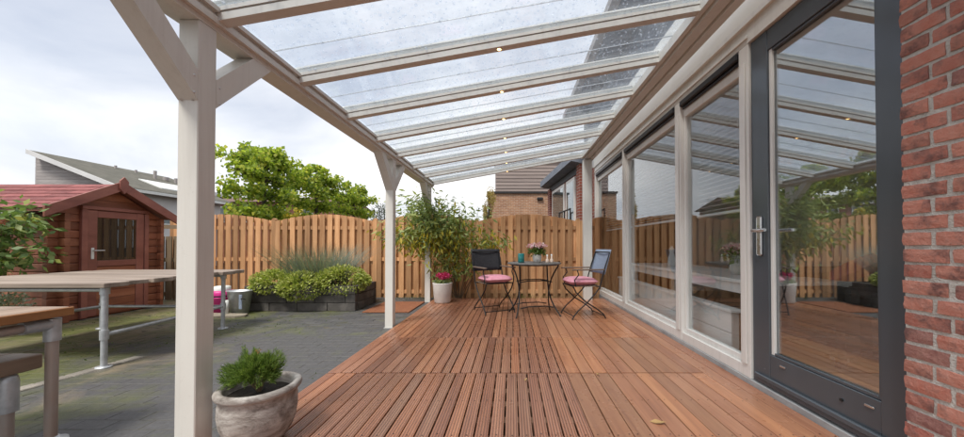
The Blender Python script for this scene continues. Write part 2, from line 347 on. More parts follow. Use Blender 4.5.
# ------------------------------------------------------------------ mesh helpers
class MB:
    def __init__(s): s.v = []; s.f = []; s.sm = []
    def add(s, vs, fs, smooth=False):
        n = len(s.v); s.v += [tuple(x) for x in vs]; s.f += [tuple(i+n for i in f) for f in fs]; s.sm += [smooth]*len(fs); return s
    def box(s, x0, x1, y0, y1, z0, z1, b=0):
        if b:
            bm = bmesh.new(); bmesh.ops.create_cube(bm, size=1)
            for v in bm.verts: v.co = ((x0+x1)/2+v.co.x*(x1-x0), (y0+y1)/2+v.co.y*(y1-y0), (z0+z1)/2+v.co.z*(z1-z0))
            bmesh.ops.bevel(bm, geom=bm.edges[:], offset=b, segments=1, affect='EDGES')
            bm.verts.index_update(); s.add([v.co[:] for v in bm.verts], [[v.index for v in f.verts] for f in bm.faces]); bm.free(); return s
        return s.add([(x0,y0,z0),(x1,y0,z0),(x1,y1,z0),(x0,y1,z0),(x0,y0,z1),(x1,y0,z1),(x1,y1,z1),(x0,y1,z1)],
                     [(0,3,2,1),(4,5,6,7),(0,1,5,4),(1,2,6,5),(2,3,7,6),(3,0,4,7)])
    def prism(s, poly, d0, d1, axis):
        """poly of (a,b) extruded along axis: x -> (d,a,b), y -> (a,d,b), z -> (a,b,d)"""
        P = {'x': lambda a, b, d: (d, a, b), 'y': lambda a, b, d: (a, d, b), 'z': lambda a, b, d: (a, b, d)}[axis]
        n = len(poly)
        vs = [P(a, b, d0) for a, b in poly]+[P(a, b, d1) for a, b in poly]
        return s.add(vs, [tuple(range(n))[::-1], tuple(range(n, 2*n))]+[(i, (i+1) % n, n+(i+1) % n, n+i) for i in range(n)])
    def tube(s, pts, r, seg=8, cap=True):
        pts = [Vector(p) for p in pts]; n = len(pts); rs = r if isinstance(r, (list, tuple)) else [r]*n
        vs = []; up = None
        for i, p in enumerate(pts):
            d = (pts[min(i+1, n-1)]-pts[max(i-1, 0)]).normalized()
            if up is None: up = Vector((0, 0, 1)) if abs(d.z) < .9 else Vector((1, 0, 0))
            a = d.cross(up).normalized(); b = a.cross(d).normalized(); up = b
            vs += [p+(a*math.cos(t)+b*math.sin(t))*rs[i] for t in (2*math.pi*k/seg for k in range(seg))]
        fs = [(i*seg+k, i*seg+(k+1) % seg, (i+1)*seg+(k+1) % seg, (i+1)*seg+k) for i in range(n-1) for k in range(seg)]
        s.add(vs, fs, True)
        if cap: s.add(vs[:seg], [tuple(range(seg))]); s.add(vs[-seg:], [tuple(range(seg))[::-1]])
        return s
    def lathe(s, prof, c=(0, 0, 0), seg=32, wob=0):
        vs = []
        for (r, z) in prof:
            for k in range(seg):
                t = 2*math.pi*k/seg; q = r*(1+wob*math.sin(3*t+z*20)*.5+wob*math.sin(7*t+z*9)*.4)
                vs.append((c[0]+q*math.cos(t), c[1]+q*math.sin(t), c[2]+z))
        fs = [(i*seg+k, i*seg+(k+1) % seg, (i+1)*seg+(k+1) % seg, (i+1)*seg+k) for i in range(len(prof)-1) for k in range(seg)]
        return s.add(vs, fs, True)
    def disc(s, c, r, seg=16, up=True):
        vs = [(c[0]+r*math.cos(2*math.pi*k/seg), c[1]+r*math.sin(2*math.pi*k/seg), c[2]) for k in range(seg)]
        return s.add(vs, [tuple(range(seg)) if up else tuple(range(seg))[::-1]])
    def mesh(s, name, mat):
        me = bpy.data.meshes.new(name); me.from_pydata(s.v, [], s.f)
        if any(s.sm): me.polygons.foreach_set('use_smooth', s.sm)
        if mat: me.materials.append(M[mat])
        me.update(); return me
    def build(s, name, mat, parent=None, loc=(0, 0, 0)): return link(name, s.mesh(name, mat), parent, loc)
ORG = {}
def link(name, me, parent=None, loc=(0, 0, 0)):
    o = bpy.data.objects.new(name, me); COL.objects.link(o)
    base = Vector((0, 0, 0))
    if parent: o.parent = parent; base = ORG[parent.name]
    o.location = Vector(loc)-base; ORG[o.name] = Vector(loc); return o
def tag(o, label=None, cat=None, group=None, kind=None):
    for k, v in (('label', label), ('category', cat), ('group', group), ('kind', kind)):
        if v: o[k] = v
    return o
def thing(name, label, cat, loc=(0, 0, 0), group=None, kind=None): return tag(link(name, None, None, loc), label, cat, group, kind)
def copy_tree(o, parent=None):
    c = o.copy(); COL.objects.link(c); c.parent = parent
    for ch in [x for x in ALLCH.get(o.name, [])]: copy_tree(ch, c)
    return c
ALLCH = {}
def box(name, mat, parent, x0, x1, y0, y1, z0, z1, b=0): return MB().box(x0, x1, y0, y1, z0, z1, b).build(name, mat, parent)
def at_root(root, loc, rz=0): root.location = loc; root.rotation_euler = (0, 0, rz); return root

def leaves(name, P, mat, parent, size=(.05, .09), aspect=.55, droop=.3, D=None, fold=.15, loc=(0, 0, 0), kind=None):
    """one mesh of many small folded leaves at points P; D = preferred direction per leaf"""
    P = np.asarray(P, float); n = len(P)
    d = RNG.normal(size=(n, 3)); d /= np.linalg.norm(d, axis=1, keepdims=True)
    if D is not None: d = d*.6+np.asarray(D)
    d[:, 2] -= droop; d /= np.linalg.norm(d, axis=1, keepdims=True)
    u = RNG.normal(size=(n, 3)); u -= (u*d).sum(1, keepdims=True)*d; u /= np.linalg.norm(u, axis=1, keepdims=True)
    nn = np.cross(d, u); L_ = RNG.uniform(size[0], size[1], (n, 1)); W = L_*aspect*.5
    V = np.empty((n, 4, 3)); V[:, 0] = P; V[:, 1] = P+d*L_*.45+u*W+nn*W*fold; V[:, 2] = P+d*L_; V[:, 3] = P+d*L_*.45-u*W+nn*W*fold
    me = bpy.data.meshes.new(name); me.vertices.add(4*n); me.vertices.foreach_set('co', V.reshape(-1))
    me.loops.add(4*n); me.loops.foreach_set('vertex_index', np.arange(4*n, dtype=np.int32))
    me.polygons.add(n); me.polygons.foreach_set('loop_start', np.arange(0, 4*n, 4, dtype=np.int32))
    try: me.polygons.foreach_set('loop_total', np.full(n, 4, dtype=np.int32))
    except Exception: pass
    me.materials.append(M[mat]); me.update(calc_edges=True); me.validate()
    o = link(name, me, parent, loc)
    if kind: o['kind'] = kind
    return o
def ball(n, c, r, hollow=.55, flat=1):
    d = RNG.normal(size=(n, 3)); d /= np.linalg.norm(d, axis=1, keepdims=True)
    q = RNG.uniform(hollow, 1, (n, 1))*np.array(r)
    return np.asarray(c)+d*q
def blades(name, base, n, mat, parent, h=(.3, .6), w=.006, spread=.25, bend=.5, rad=.1, loc=(0, 0, 0)):
    """tuft of curved grass blades"""
    mb = MB()
    for _ in range(n):
        a = random.uniform(0, 2*math.pi); q = rad*math.sqrt(random.random()); H = random.uniform(*h)
        bx, by = base[0]+q*math.cos(a), base[1]+q*math.sin(a); a2 = a+random.gauss(0, .6); sp = spread*random.random()*H*2
        p = []
        for k in range(4):
            t = k/3; off = sp*(t+bend*t*t); p.append(Vector((bx+off*math.cos(a2), by+off*math.sin(a2), base[2]+H*(t-.18*bend*t*t*spread*3))))
        sd_ = Vector((-math.sin(a2+.8), math.cos(a2+.8), 0))
        vs = []
        for k, pp in enumerate(p):
            ww = w*(1-k/3.2); vs += [pp+sd_*ww, pp-sd_*ww]
        mb.add(vs, [(2*k, 2*k+1, 2*k+3, 2*k+2) for k in range(3)])
    return mb.build(name, mat, parent, loc)

# ------------------------------------------------------------------ the setting
g = box('ground', 'soil', None, -150, 150, -60, 240, -.35, -.16); tag(g, kind='structure', label='dark bare ground under the whole yard')
g.data.materials[0] = M['soil']
# deck ------------------------------------------------------------
deck = thing('deck', 'reddish hardwood deck of ribbed and smooth boards', None, (0, 3, -.03), kind='structure')
xs = [-1.45]
while xs[-1] < .40: xs.append(xs[-1]+.0785+random.uniform(-.001, .001))
nleft = len(xs)-1
rest = 1.712-xs[-1]; k = round(rest/.106)
for i in range(k): xs.append(xs[-1]+rest/k)
secs = [(-.7, 2.666), (2.684, 3.692), (3.706, 6.42)]
cache = {}
def board_mesh(w_, l_, m):
    key = (round(w_, 3), round(l_, 3), m)
    if key not in cache: cache[key] = MB().box(-w_/2, w_/2, 0, l_, -.0195, 0, .002).mesh('deck_board', m)
    return cache[key]
for si, (y0s, y1s) in enumerate(secs):
    # the three bays were laid separately: their boards do not quite line up
    xl = list(xs)
    if si: xl = [xs[0]]+[x+(0, .031, -.022)[si]+random.gauss(0, .002) for x in xs[1:nleft]]+xs[nleft:]
    for i in range(len(xl)-1):
        gap = (.0088 if 8 < i else .0065) if i < nleft else .0055
        x0, x1 = xl[i]+gap/2, xl[i+1]-gap/2
        y0, y1 = y0s, y1s
        if i >= len(xl)-3:
            if si: continue
            y1 = 6.42                                   # the two boards along the threshold run through
        if x1 > 1.60: y0 = max(y0, 1.46)
        m = 'deck_ribbed' if i < nleft else 'deck_smooth'
        o = link('deck_board', board_mesh(round(x1-x0, 3), round(y1-y0, 3), m), deck, ((x0+x1)/2, y0, random.uniform(-.0012, .0012)))
        o.rotation_euler = (0, random.uniform(-.003, .003), random.uniform(-.0006, .0006))
for y in [-.6+.2*k for k in range(35)]:
    box('joist', 'joist_wood', deck, -1.44, 1.70, y-.032, y+.032, -.15, -.0212)
sc_ = MB()
for i in range(len(xs)-1):
    for y in [-.6+.2*k for k in range(10, 24, 2)]:
        for q in ((.5,) if i < nleft else (.2, .8)):
            cx = xs[i]+(xs[i+1]-xs[i])*q+random.gauss(0, .002); cy = y+random.gauss(0, .006)
            sc_.add([(cx+.0042*math.cos(a_), cy+.0042*math.sin(a_), .0018) for a_ in (0, 1.047, 2.094, 3.142, 4.189, 5.236)], [(0, 1, 2, 3, 4, 5)])
tag(sc_.build('screw_heads', 'dark_iron', deck), kind='stuff')
box('ground_sheet', 'underdeck', deck, -1.44, 1.72, -.7, 6.42, -.17, -.15)
# paving ----------------------------------------------------------
paving = thing('paving', 'dark grey mossy clinker paving of the yard', None, (-4, 4, -.09), kind='structure')
box('sand_bed', 'joint_sand', paving, -10, -1.462, -.6, 6.9, -.12, -.0318)
pv_all = []
px, py = .207, .104
def pave_ok(x, y): return not (x < -5.9 and 4.35 < y < 5.85)
row = 0; y = .3
while y < 6.7:
    x = -1.47-(px/2 if row % 2 else 0)-px/2
    if row % 2: pv_all.append((-1.47-px/4+.0, y, .5))
    while x > -9.4:
        if pave_ok(x, y): pv_all.append((x, y, 1))
        x -= px
    row += 1; y += py
def vis(p):
    x, yy, _ = p
    if yy < 1.55: return -1
    if x < -1.42*yy or x > -1.45: return -1
    return 1/(yy*yy)
order = sorted(pv_all, key=vis, reverse=True)
near = order[:290]; far = order[290:]
pmesh = {}
for wsc in (1, .5):
    pmesh[wsc] = [MB().box(-px*wsc/2+.0018, px*wsc/2-.0018, -py/2+.0018, py/2-.0018, -.05, 0, .002).mesh('paver', 'paver') for _ in range(2)]
for (x, yy, ws) in near:
    if -3.62 < x < -3.46 and 2.3 < yy < 2.75: pass
    o = link('paver', random.choice(pmesh[ws]), paving, (x, yy, -.03+random.uniform(-.0012, .0008)))
    o.rotation_euler = (random.gauss(0, .003), random.gauss(0, .003), random.gauss(0, .006))
mb = MB()
for (x, yy, ws) in far:
    z = -.03+random.uniform(-.0014, .0008); a, b = px*ws/2-.0018, py/2-.0018; t1, t2 = random.gauss(0, .0012), random.gauss(0, .0012)
    c = .002
    mb.add([(x-a, yy-b, z-.05), (x+a, yy-b, z-.05), (x+a, yy+b, z-.05), (x-a, yy+b, z-.05),
            (x-a, yy-b, z-c), (x+a, yy-b, z-c), (x+a, yy+b, z-c), (x-a, yy+b, z-c),
            (x-a+c, yy-b+c, z+t1), (x+a-c, yy-b+c, z+t2), (x+a-c, yy+b-c, z-t1), (x-a+c, yy+b-c, z-t2)],
           [(0, 1, 5, 4), (1, 2, 6, 5), (2, 3, 7, 6), (3, 0, 4, 7), (4, 5, 9, 8), (5, 6, 10, 9), (6, 7, 11, 10), (7, 4, 8, 11), (8, 9, 10, 11)])
tag(mb.build('paver_field', 'paver', paving), kind='stuff')
# pale kerb stones let into the paving beside the big table
for i in range(9):
    y0 = 1.75+i*.155; mbk = MB().box(-.05, .05, 0, .15, -.05, 0, .006)
    o = mbk.build('kerb_stone', 'kerb_paver', paving, (-3.58+.018*i, y0, -.022+random.uniform(-.002, .002))); o.rotation_euler = (0, random.gauss(0, .01), -.11)
# moss and weeds in the joints
pts = []
for _ in range(2600):
    yy = random.uniform(1.7, 6.5); x = -1.5-random.random()**.7*(1.35*yy-1.6)
    if x < -6: continue
    r_ = round((yy-.3)/py)*py+.3+py/2; d_ = math.sin(x*1.9+1)*math.cos(yy*1.4)+.35*(-x-2.6)
    if d_ < .35: continue
    pts.append((x, r_+random.gauss(0, .004), -.034))
tag(leaves('moss_tufts', pts, 'leaf_grass', paving, (.008, .02), .8, -.9), kind='stuff')

# ------------------------------------------------------------------ the veranda
ver = thing('veranda', 'cream aluminium veranda with sloping wet glass roof over the deck', 'veranda', (-1.52, 3, -.03))
PX0, PX1 = -1.572, -1.475
ZB = 2.065
posts = [1.590, 4.214, 6.13]
for i, yp in enumerate(posts):
    p = MB().box(PX0, PX1, yp, yp+.098, -.04, ZB, .004).build('post', 'cream', ver)
    MB().box(PX0-.012, PX1+.008, yp-.012, yp+.11, -.032, -.022).build('base_plate', 'threshold', p)
    for sgn in (-1, 1):
        if sgn > 0 and i == 2: continue
        f = yp if sgn < 0 else yp+.098
        h0, h1 = 1.68, 1.823
        r1, r0 = ZB-h0, ZB-h1
        poly = [(f, h0), (f+sgn*r1, ZB), (f+sgn*r0, ZB), (f, h1)]
        if sgn > 0: poly = poly[::-1]
        b_ = MB().prism(poly, PX0+.002, PX1-.002, 'x').build('brace', 'cream', ver)
        for zz in (1.71, 1.79):
            MB().lathe([(0, .003), (.0045, .003), (.0055, 0)], (0, 0, 0), 8).build('screw_head', 'steel', b_, (PX1-.0015, f+sgn*.02, zz)).rotation_euler = (0, R(90), 0)
        if i == 0 and sgn < 0:
            for q in (.02, .075):
                MB().lathe([(0, .004), (.004, .004), (.005, 0)], (0, 0, 0), 8).build('screw_head', 'steel', b_, (PX0+q, f-.006, h0+.001)).rotation_euler = (R(180), 0, 0)
Y0, Y1 = -1.3, 6.33
gt = MB(); gt.prism([(PX0-.03, ZB), (PX1, ZB), (PX1, ZB+.028), (PX1+.022, ZB+.028), (PX1+.022, ZB+.062), (PX1+.006, ZB+.062), (PX1+.006, ZB+.085), (PX1+.03, ZB+.085), (PX1+.03, ZB+.108), (PX0-.03, ZB+.108), (PX0-.03, ZB+.17), (PX0-.045, ZB+.17), (PX0-.045, ZB+.02)], Y0, Y1, 'y')
gt.build('gutter_beam', 'cream', ver)
# wall beam and soffit
WX = 1.29
SL = (2.61-2.108)/(1.29+1.475); TH = math.atan(SL)
wbm = MB().prism([(WX, 2.605), (WX+.035, 2.605), (WX+.035, 2.618), (WX+.05, 2.618), (WX+.05, 2.585), (WX+.13, 2.585), (WX+.13, 2.60), (WX+.145, 2.60), (WX+.145, 2.572), (1.50, 2.572), (1.50, 2.80), (WX+.02, 2.80), (WX+.02, 2.70), (WX, 2.70)][::-1], Y0, Y1, 'y')
wbm.build('wall_beam', 'cream', ver)
MB().box(1.31, 1.47, 6.22, 6.325, -.01, 2.57, .004).build('post', 'cream', ver)
# rafters
RY = [1.70-.65*4, 1.70-.65*3, 1.70-.65*2, 1.05, 1.70, 2.345, 3.0, 3.65, 4.31, 4.97, 5.63, 6.27]
xa, xb = -1.50, 1.30
def zb(x): return 2.108+SL*(x+1.475)
def raf(y0, y1, d0, d1): # strip along the slope, heights d0..d1 above the rafter's underside
    return [(xa, y0, zb(xa)+d0), (xb, y0, zb(xb)+d0), (xb, y1, zb(xb)+d0), (xa, y1, zb(xa)+d0), (xa, y0, zb(xa)+d1), (xb, y0, zb(xb)+d1), (xb, y1, zb(xb)+d1), (xa, y1, zb(xa)+d1)]
BF = [(0,3,2,1),(4,5,6,7),(0,1,5,4),(1,2,6,5),(2,3,7,6),(3,0,4,7)]
rm = MB()
rm.add(raf(-.030, .030, 0, .038), BF); rm.add(raf(-.024, .024, .038, .046), BF); rm.add(raf(-.034, .034, .046, .066), BF)
rm.add(raf(-.018, .018, .066, .095), BF); rm.add(raf(-.034, .034, .0951, .105), BF)
rme = rm.mesh('rafter', 'cream')
lm = MB().lathe([(0, -.002), (.013, -.002), (.016, .004)], seg=14).mesh('downlight', 'led')
rim = MB().lathe([(.0165, -.003), (.021, -.003), (.023, .004)], seg=14).mesh('rim', 'steel')
for yy in RY:
    r_ = link('rafter', rme, ver, (0, yy, 0))
    o = link('downlight', lm, r_, (-.09, yy, zb(-.09)-.001)); link('rim', rim, r_, (-.09, yy, zb(-.09)-.001))
gseal = MB().add(raf(-.0013, .0013, .068, .076), BF).mesh('glazing_joint', 'galvanised')
for a, b in zip(RY[:-1], RY[1:]):
    m_ = (a+b)/2+.04
    for (p, q) in ((a+.0185, m_-.004), (m_+.004, b-.0185)):
        MB().add(raf(p, q, .0675, .0745), BF).build('roof_pane', 'roof_glass', ver)
    link('glazing_joint', gseal, ver, (0, m_, 0))

# ------------------------------------------------------------------ the house
house = thing('house', 'brick house with cream sliding windows along the deck', 'house', (3.5, 4, 0))
XF = 1.72
# brickwork beside the door
bw = MB().box(1.6455, 1.96, -1.6, 1.425, -.15, 3.0).build('brick_wall', 'mortar', house)
bh, bl, cz, jn = .0512, .148, .0658, .0155
def brick_mesh(l_, seed):
    rr = random.Random(seed); nx, nzz = 5, 3; mb = MB(); idx = {}
    vs = []; fs = []
    for j in range(nzz+1):
        for i in range(nx+1):
            e = (i in (0, nx)) + (j in (0, nzz))
            vs.append((rr.uniform(-.0014, .0014)+(.0016*e), -l_/2+l_*i/nx+rr.uniform(-.0022, .0022), bh*(j/nzz)+rr.uniform(-.0016, .0016))); idx[i, j] = len(vs)-1
    for j in range(nzz):
        for i in range(nx): fs.append((idx[i, j], idx[i, j+1], idx[i+1, j+1], idx[i+1, j]))
    n0 = len(vs); vs += [(.06, -l_/2, 0), (.06, l_/2, 0), (.06, l_/2, bh), (.06, -l_/2, bh)]
    fs.append([idx[i, 0] for i in range(nx+1)]+[n0+1, n0]); fs.append([idx[i, nzz] for i in range(nx, -1, -1)]+[n0+3, n0+2])
    fs.append([idx[0, j] for j in range(nzz, -1, -1)]+[n0, n0+3]); fs.append([idx[nx, j] for j in range(nzz+1)]+[n0+2, n0+1])
    return mb.add(vs, fs).mesh('brick', 'brick')
full = [brick_mesh(bl, s) for s in range(9)]; half = [brick_mesh(.094, s+50) for s in range(7)]
rest_mb = MB()
rowz = 0; z = .012
while z < 2.85:
    y = 1.428; first = True
    while y > -1.5:
        if first and rowz % 2: l_, me = .094, random.choice(half)
        else: l_, me = bl, random.choice(full)
        yc = y-l_/2
        if yc > .82:
            o = link('brick', me, bw, (1.640+random.uniform(-.0022, .0018), yc+random.gauss(0, .0015), z+random.gauss(0, .0012)))
            o.rotation_euler = (random.gauss(0, .008), 0, random.gauss(0, .006))
        else:
            dx = random.uniform(-.004, .004); rest_mb.box(1.640+dx, 1.70, yc-l_/2, yc+l_/2, z, z+bh)
        y -= l_+jn; first = False
    z += cz; rowz += 1
tag(rest_mb.build('brickwork', 'brick', bw), kind='stuff')
# frames: cream posts of the sliding front
def frame_box(name, y0, y1, z0, z1, x0=XF, x1=1.82, mat='cream_frame', parent=None, b=.003): return MB().box(x0, x1, y0, y1, z0, z1, b).build(name, mat, parent or house)
sl = MB().box(XF, 1.90, 2.46, 7.06, 2.47, 2.64).build('sliding_front', 'cream_frame', house)
tag(sl, label='cream framed glazed sliding front')
frame_box('head_strip', 2.46, 7.06, 2.505, 2.53, XF-.014, XF-.001, parent=sl)
verts = [(2.46, 2.565), (3.46, 3.58), (5.19, 5.30), (6.95, 7.06)]
for (a, b) in verts:
    frame_box('mullion', a, b, .036, 2.469, parent=sl)
    frame_box('mullion_bead', a+.03, b-.03, .13, 2.34, XF-.010, XF-.001, parent=sl)
for (a, b) in zip(verts[:-1], verts[1:]):
    y0, y1 = a[1]+.001, b[0]-.001
    frame_box('bottom_rail', y0, y1, .036, .118, XF+.004, 1.818, parent=sl)
    frame_box('sash_rail', y0, y1, .119, .165, 1.752, 1.81, parent=sl)
    frame_box('sash_rail', y0, y1, 2.30, 2.468, 1.752, 1.81, parent=sl)
    frame_box('sash_stile', y0, y0+.032, .166, 2.299, 1.752, 1.81, parent=sl)
    frame_box('sash_stile', y1-.032, y1, .166, 2.299, 1.752, 1.81, parent=sl)
    frame_box('screen_cassette', y0+.005, y1-.005, 2.40, 2.462, XF-.016, 1.750, 'black_plastic', sl, .010)
    frame_box('screen_bar', y0+.02, y1-.02, 2.372, 2.396, XF+.010, 1.745, 'black_plastic', sl, .004)
    MB().box(1.776, 1.782, y0+.033, y1-.033, .167, 2.298).build('window_pane', 'window_glass', sl)
MB().box(1.7135, 1.90, 1.43, 7.06, -.10, .035, .004).build('threshold', 'threshold', house)
# soffit above the windows
MB().box(1.70, 1.744, 1.43, 7.06, 2.6405, 2.98).build('fascia', 'soffit_white', house)
MB().box(1.694, 1.719, 1.43, 7.06, 2.60, 2.640).build('fascia_trim', 'cream_frame', house)
# garden door -----------------------------------------------------
DX = 1.735
door = MB().box(DX, DX+.07, 1.36, 1.61, .041, 2.465, .004).build('garden_door', 'anthracite', house)
tag(door, label='anthracite grey glazed garden door with steel handle')
def dbox(name, x0, x1, y0, y1, z0, z1, mat='anthracite', b=.003): return MB().box(x0, x1, y0, y1, z0, z1, b).build(name, mat, door)
dbox('stile', DX, DX+.07, 2.30, 2.455, .041, 2.465)
dbox('top_rail', DX+.002, DX+.068, 1.611, 2.299, 2.325, 2.463)
dbox('bottom_rail', DX+.002, DX+.068, 1.611, 2.299, .043, .262)
dbox('weather_bar', DX-.022, DX+.001, 1.50, 2.42, .075, .108, b=.006)
dbox('lower_panel', DX-.006, DX+.001, 1.50, 2.44, .044, .072)
dbox('glazing_bead', DX+.012, DX+.03, 2.272, 2.2985, .264, 2.323, 'cream_frame', .002)
dbox('glazing_bead', DX+.012, DX+.03, 1.612, 1.628, .264, 2.323, 'anthracite', .002)
dbox('glazing_bead', DX+.012, DX+.03, 1.629, 2.271, .2635, .280, 'anthracite', .002)
dbox('glazing_bead', DX+.012, DX+.03, 1.629, 2.271, 2.307, 2.3235, 'anthracite', .002)
MB().box(DX+.030, DX+.036, 1.613, 2.298, .264, 2.323).build('door_pane', 'door_glass', door)
for yy in (2.19, 1.66):
    dbox('drain_cap', DX-.004, DX+.003, yy-.022, yy+.022, .212, .222, 'steel', .001)
MB().tube([(DX+.003, 1.80, .185), (DX-.006, 1.80, .185)], .008, 10).build('floor_lock', 'dark_iron', door)
hd = MB().box(DX-.014, DX-.0005, 2.348, 2.400, .925, 1.20, .010).build('handle_plate', 'steel', door)
MB().tube([(DX-.010, 2.374, 1.10), (DX-.055, 2.374, 1.10), (DX-.062, 2.366, 1.10), (DX-.062, 2.25, 1.10)], .0115, 10).build('lever', 'steel', hd)
MB().tube([(DX-.010, 2.374, 1.0), (DX-.016, 2.374, 1.0)], .009, 10).build('lock_cylinder', 'steel', hd)
hi = MB().box(DX+.071, DX+.08, 2.355, 2.392, .93, 1.19, .004).build('inner_handle_plate', 'steel', door)
MB().tube([(DX+.075, 2.374, 1.10), (DX+.125, 2.374, 1.10), (DX+.13, 2.366, 1.10), (DX+.13, 2.25, 1.10)], .0095, 10).build('inner_lever', 'steel', hi)
MB().box(XF-.004, 1.90, 1.36, 2.459, 2.472, 2.64).build('door_head', 'cream_frame', house)
# masonry round the openings, rooms behind the glass
MB().box(1.722, 2.0, 7.062, 8.1, -.15, 2.64).build('brick_pier', 'brick_red_y', house)
MB().box(1.745, 5.45, -1.6, 8.1, 2.668, 2.95).build('floor_slab', 'ceiling_paint', house)
MB().box(1.85, 5.45, -1.6, 8.1, -.14, .012).build('room_floor', 'oak_floor', house)
for (ya_, yb_, za_, zb2) in ((-1.6, -1.3, .013, 2.667), (1.9, 2.1, .013, 2.667), (4.2, 8.1, .013, 2.667), (-1.3, 1.9, 2.55, 2.667), (2.1, 4.2, 2.55, 2.667)):
    MB().box(5.2, 5.4, ya_, yb_, za_, zb2).build('room_wall', 'interior_wall', house)       # unseen opposite wall, its openings added to let daylight in
for (ya_, yb_) in ((-1.3, 1.9), (2.1, 4.2)):  # added windows, out of view, that brighten the room
    wv = MB().box(5.25, 5.30, ya_, ya_+.06, .014, 2.549).build('added_window', 'cream_frame', house); MB().box(5.25, 5.30, yb_-.06, yb_, .014, 2.549).build('jamb', 'cream_frame', wv)
    MB().box(5.275, 5.281, ya_+.061, yb_-.061, .014, 2.549).build('pane', 'clear_glass', wv)
MB().box(2.01, 5.19, 7.4, 7.6, .013, 2.667).build('room_wall', 'interior_wall', house)
MB().box(1.97, 5.19, -1.6, -1.4, .013, 2.667).build('room_wall', 'interior_wall', house)
# upper storey and eaves, seen through the wet roof
up = MB().box(1.745, 5.45, -1.6, 8.1, 2.951, 4.55).build('upper_wall', 'house_slate', house)
for i in range(14):
    z = 2.99+i*.113; MB().box(1.722, 1.744, -1.6, 8.1, z, z+.108).build('cladding_board', 'house_slate', up)
MB().prism([(1.36, 4.02), (1.75, 4.02), (1.75, 4.25), (1.36, 4.14)], -1.7, 8.3, 'y').build('eaves', 'house_slate', house)
MB().prism([(1.24, 4.03), (1.355, 4.03), (1.355, 4.15), (1.34, 4.15), (1.34, 4.05), (1.255, 4.05), (1.255, 4.15), (1.24, 4.15)], -1.7, 8.3, 'y').build('eaves_gutter', 'siding_grey', house)
MB().prism([(1.30, 4.16), (3.6, 5.8), (5.9, 4.16), (5.9, 4.26), (3.6, 5.92), (1.30, 4.26)], -1.8, 8.4, 'y').build('roof', 'roof_moss', house)

# ------------------------------------------------------------------ rooms: blinds and furniture behind the glass
for bi, (a, b) in enumerate(zip(verts[:-1], verts[1:])):
    nm = ('half-lowered slatted blind in the window next to the dark door', 'half-lowered slatted blind in the middle window of the sliding front', 'half-lowered slatted blind in the window next to the brick pier')[bi]
    y0, y1 = a[1]+.05, b[0]-.05
    root = thing('slatted_blind', nm, 'blind', (1.875, (y0+y1)/2, 1.27), 'slatted blinds behind the sliding windows')
    sm = MB().prism([(-.011, .002), (.011, -.002), (.011, -.001), (-.011, .003)], -(y1-y0)/2, (y1-y0)/2, 'y').mesh('slat', 'blind_slat')
    z = 1.32
    while z < 2.40:
        link('slat', sm, root, (1.875, (y0+y1)/2, z)); z += .043
    MB().box(1.855, 1.895, y0, y1, 1.27, 1.295, .004).build('bottom_bar', 'blind_slat', root)
    MB().box(1.852, 1.898, y0, y1, 2.41, 2.466, .004).build('head_rail', 'blind_slat', root)
    for yy in (y0+.2, y1-.2): MB().tube([(1.875, yy, 1.29), (1.875, yy, 2.41)], .0012, 4).build('cord', 'blind_slat', root)
dt = thing('dining_table', 'long white dining table behind the sliding windows', 'table', (2.45, 4.4, .012))
MB().box(2.04, 2.86, 2.86, 5.9, .655, .69, .004).build('table_top', 'white_furniture', dt)
for y in (2.87, 5.80):
    for x in (2.06, 2.75): MB().box(x, x+.09, y, y+.09, .012, .654, .003).build('leg', 'white_furniture', dt)
MB().box(2.075, 2.095, 2.97, 5.79, .56, .654).build('apron', 'white_furniture', dt); MB().box(2.80, 2.82, 2.97, 5.79, .56, .654).build('apron', 'white_furniture', dt)
bn = thing('dining_bench', 'white panelled bench beside the long white dining table', 'bench', (2.0, 4.4, .012))
MB().box(1.925, 2.035, 3.0, 6.2, .40, .43, .004).build('bench_seat', 'white_furniture', bn)
MB().box(1.94, 1.96, 3.02, 6.18, .22, .399, .002).build('side_board', 'white_furniture', bn); MB().box(1.94, 1.96, 3.02, 6.18, .075, .214, .002).build('side_board', 'white_furniture', bn)
for y in (3.05, 6.05): MB().box(1.965, 2.03, y, y+.07, .012, .399).build('leg', 'white_furniture', bn)
sf = thing('sofa', 'low dark grey sofa behind the garden door', 'sofa', (3.3, 2.9, .012))
MB().box(2.75, 4.3, 2.65, 3.295, .10, .60, .05).build('seat', 'sofa_grey', sf)
MB().box(2.75, 4.3, 3.30, 3.55, .10, .78, .05).build('backrest', 'sofa_grey', sf)
MB().box(2.55, 2.745, 2.65, 3.55, .10, .66, .04).build('armrest', 'sofa_grey', sf); MB().box(4.305, 4.5, 2.65, 3.55, .10, .66, .04).build('armrest', 'sofa_grey', sf)
for x in (2.62, 4.4):
    for y in (2.72, 3.46): MB().box(x, x+.05, y, y+.05, .012, .099).build('foot', 'black_plastic', sf)
def cushion_mb(w_, d_, h_, n=10):
    mb = MB(); vs = []; fs = []
    for s_ in (1, -1):
        o_ = len(vs)
        for j in range(n+1):
            for i in range(n+1):
                u, v = 2*i/n-1, 2*j/n-1; q = max(0, (1-u**4)*(1-v**4))**.5
                pin = 1-.10*(u*u*v*v)+.0
                vs.append((u*w_/2*pin*(1-.06*(1-v*v)*abs(u)), v*d_/2*pin*(1-.06*(1-u*u)*abs(v)), s_*h_/2*q))
        for j in range(n):
            for i in range(n):
                a = o_+j*(n+1)+i; f = (a, a+1, a+n+2, a+n+1); fs.append(f if s_ > 0 else f[::-1])
    return mb.add(vs, fs, True)
cu = cushion_mb(.44, .44, .15).build('sofa_cushion', 'cushion_red', None, (3.08, 3.05, .785)); cu.rotation_euler = (0, R(-33), R(-42))
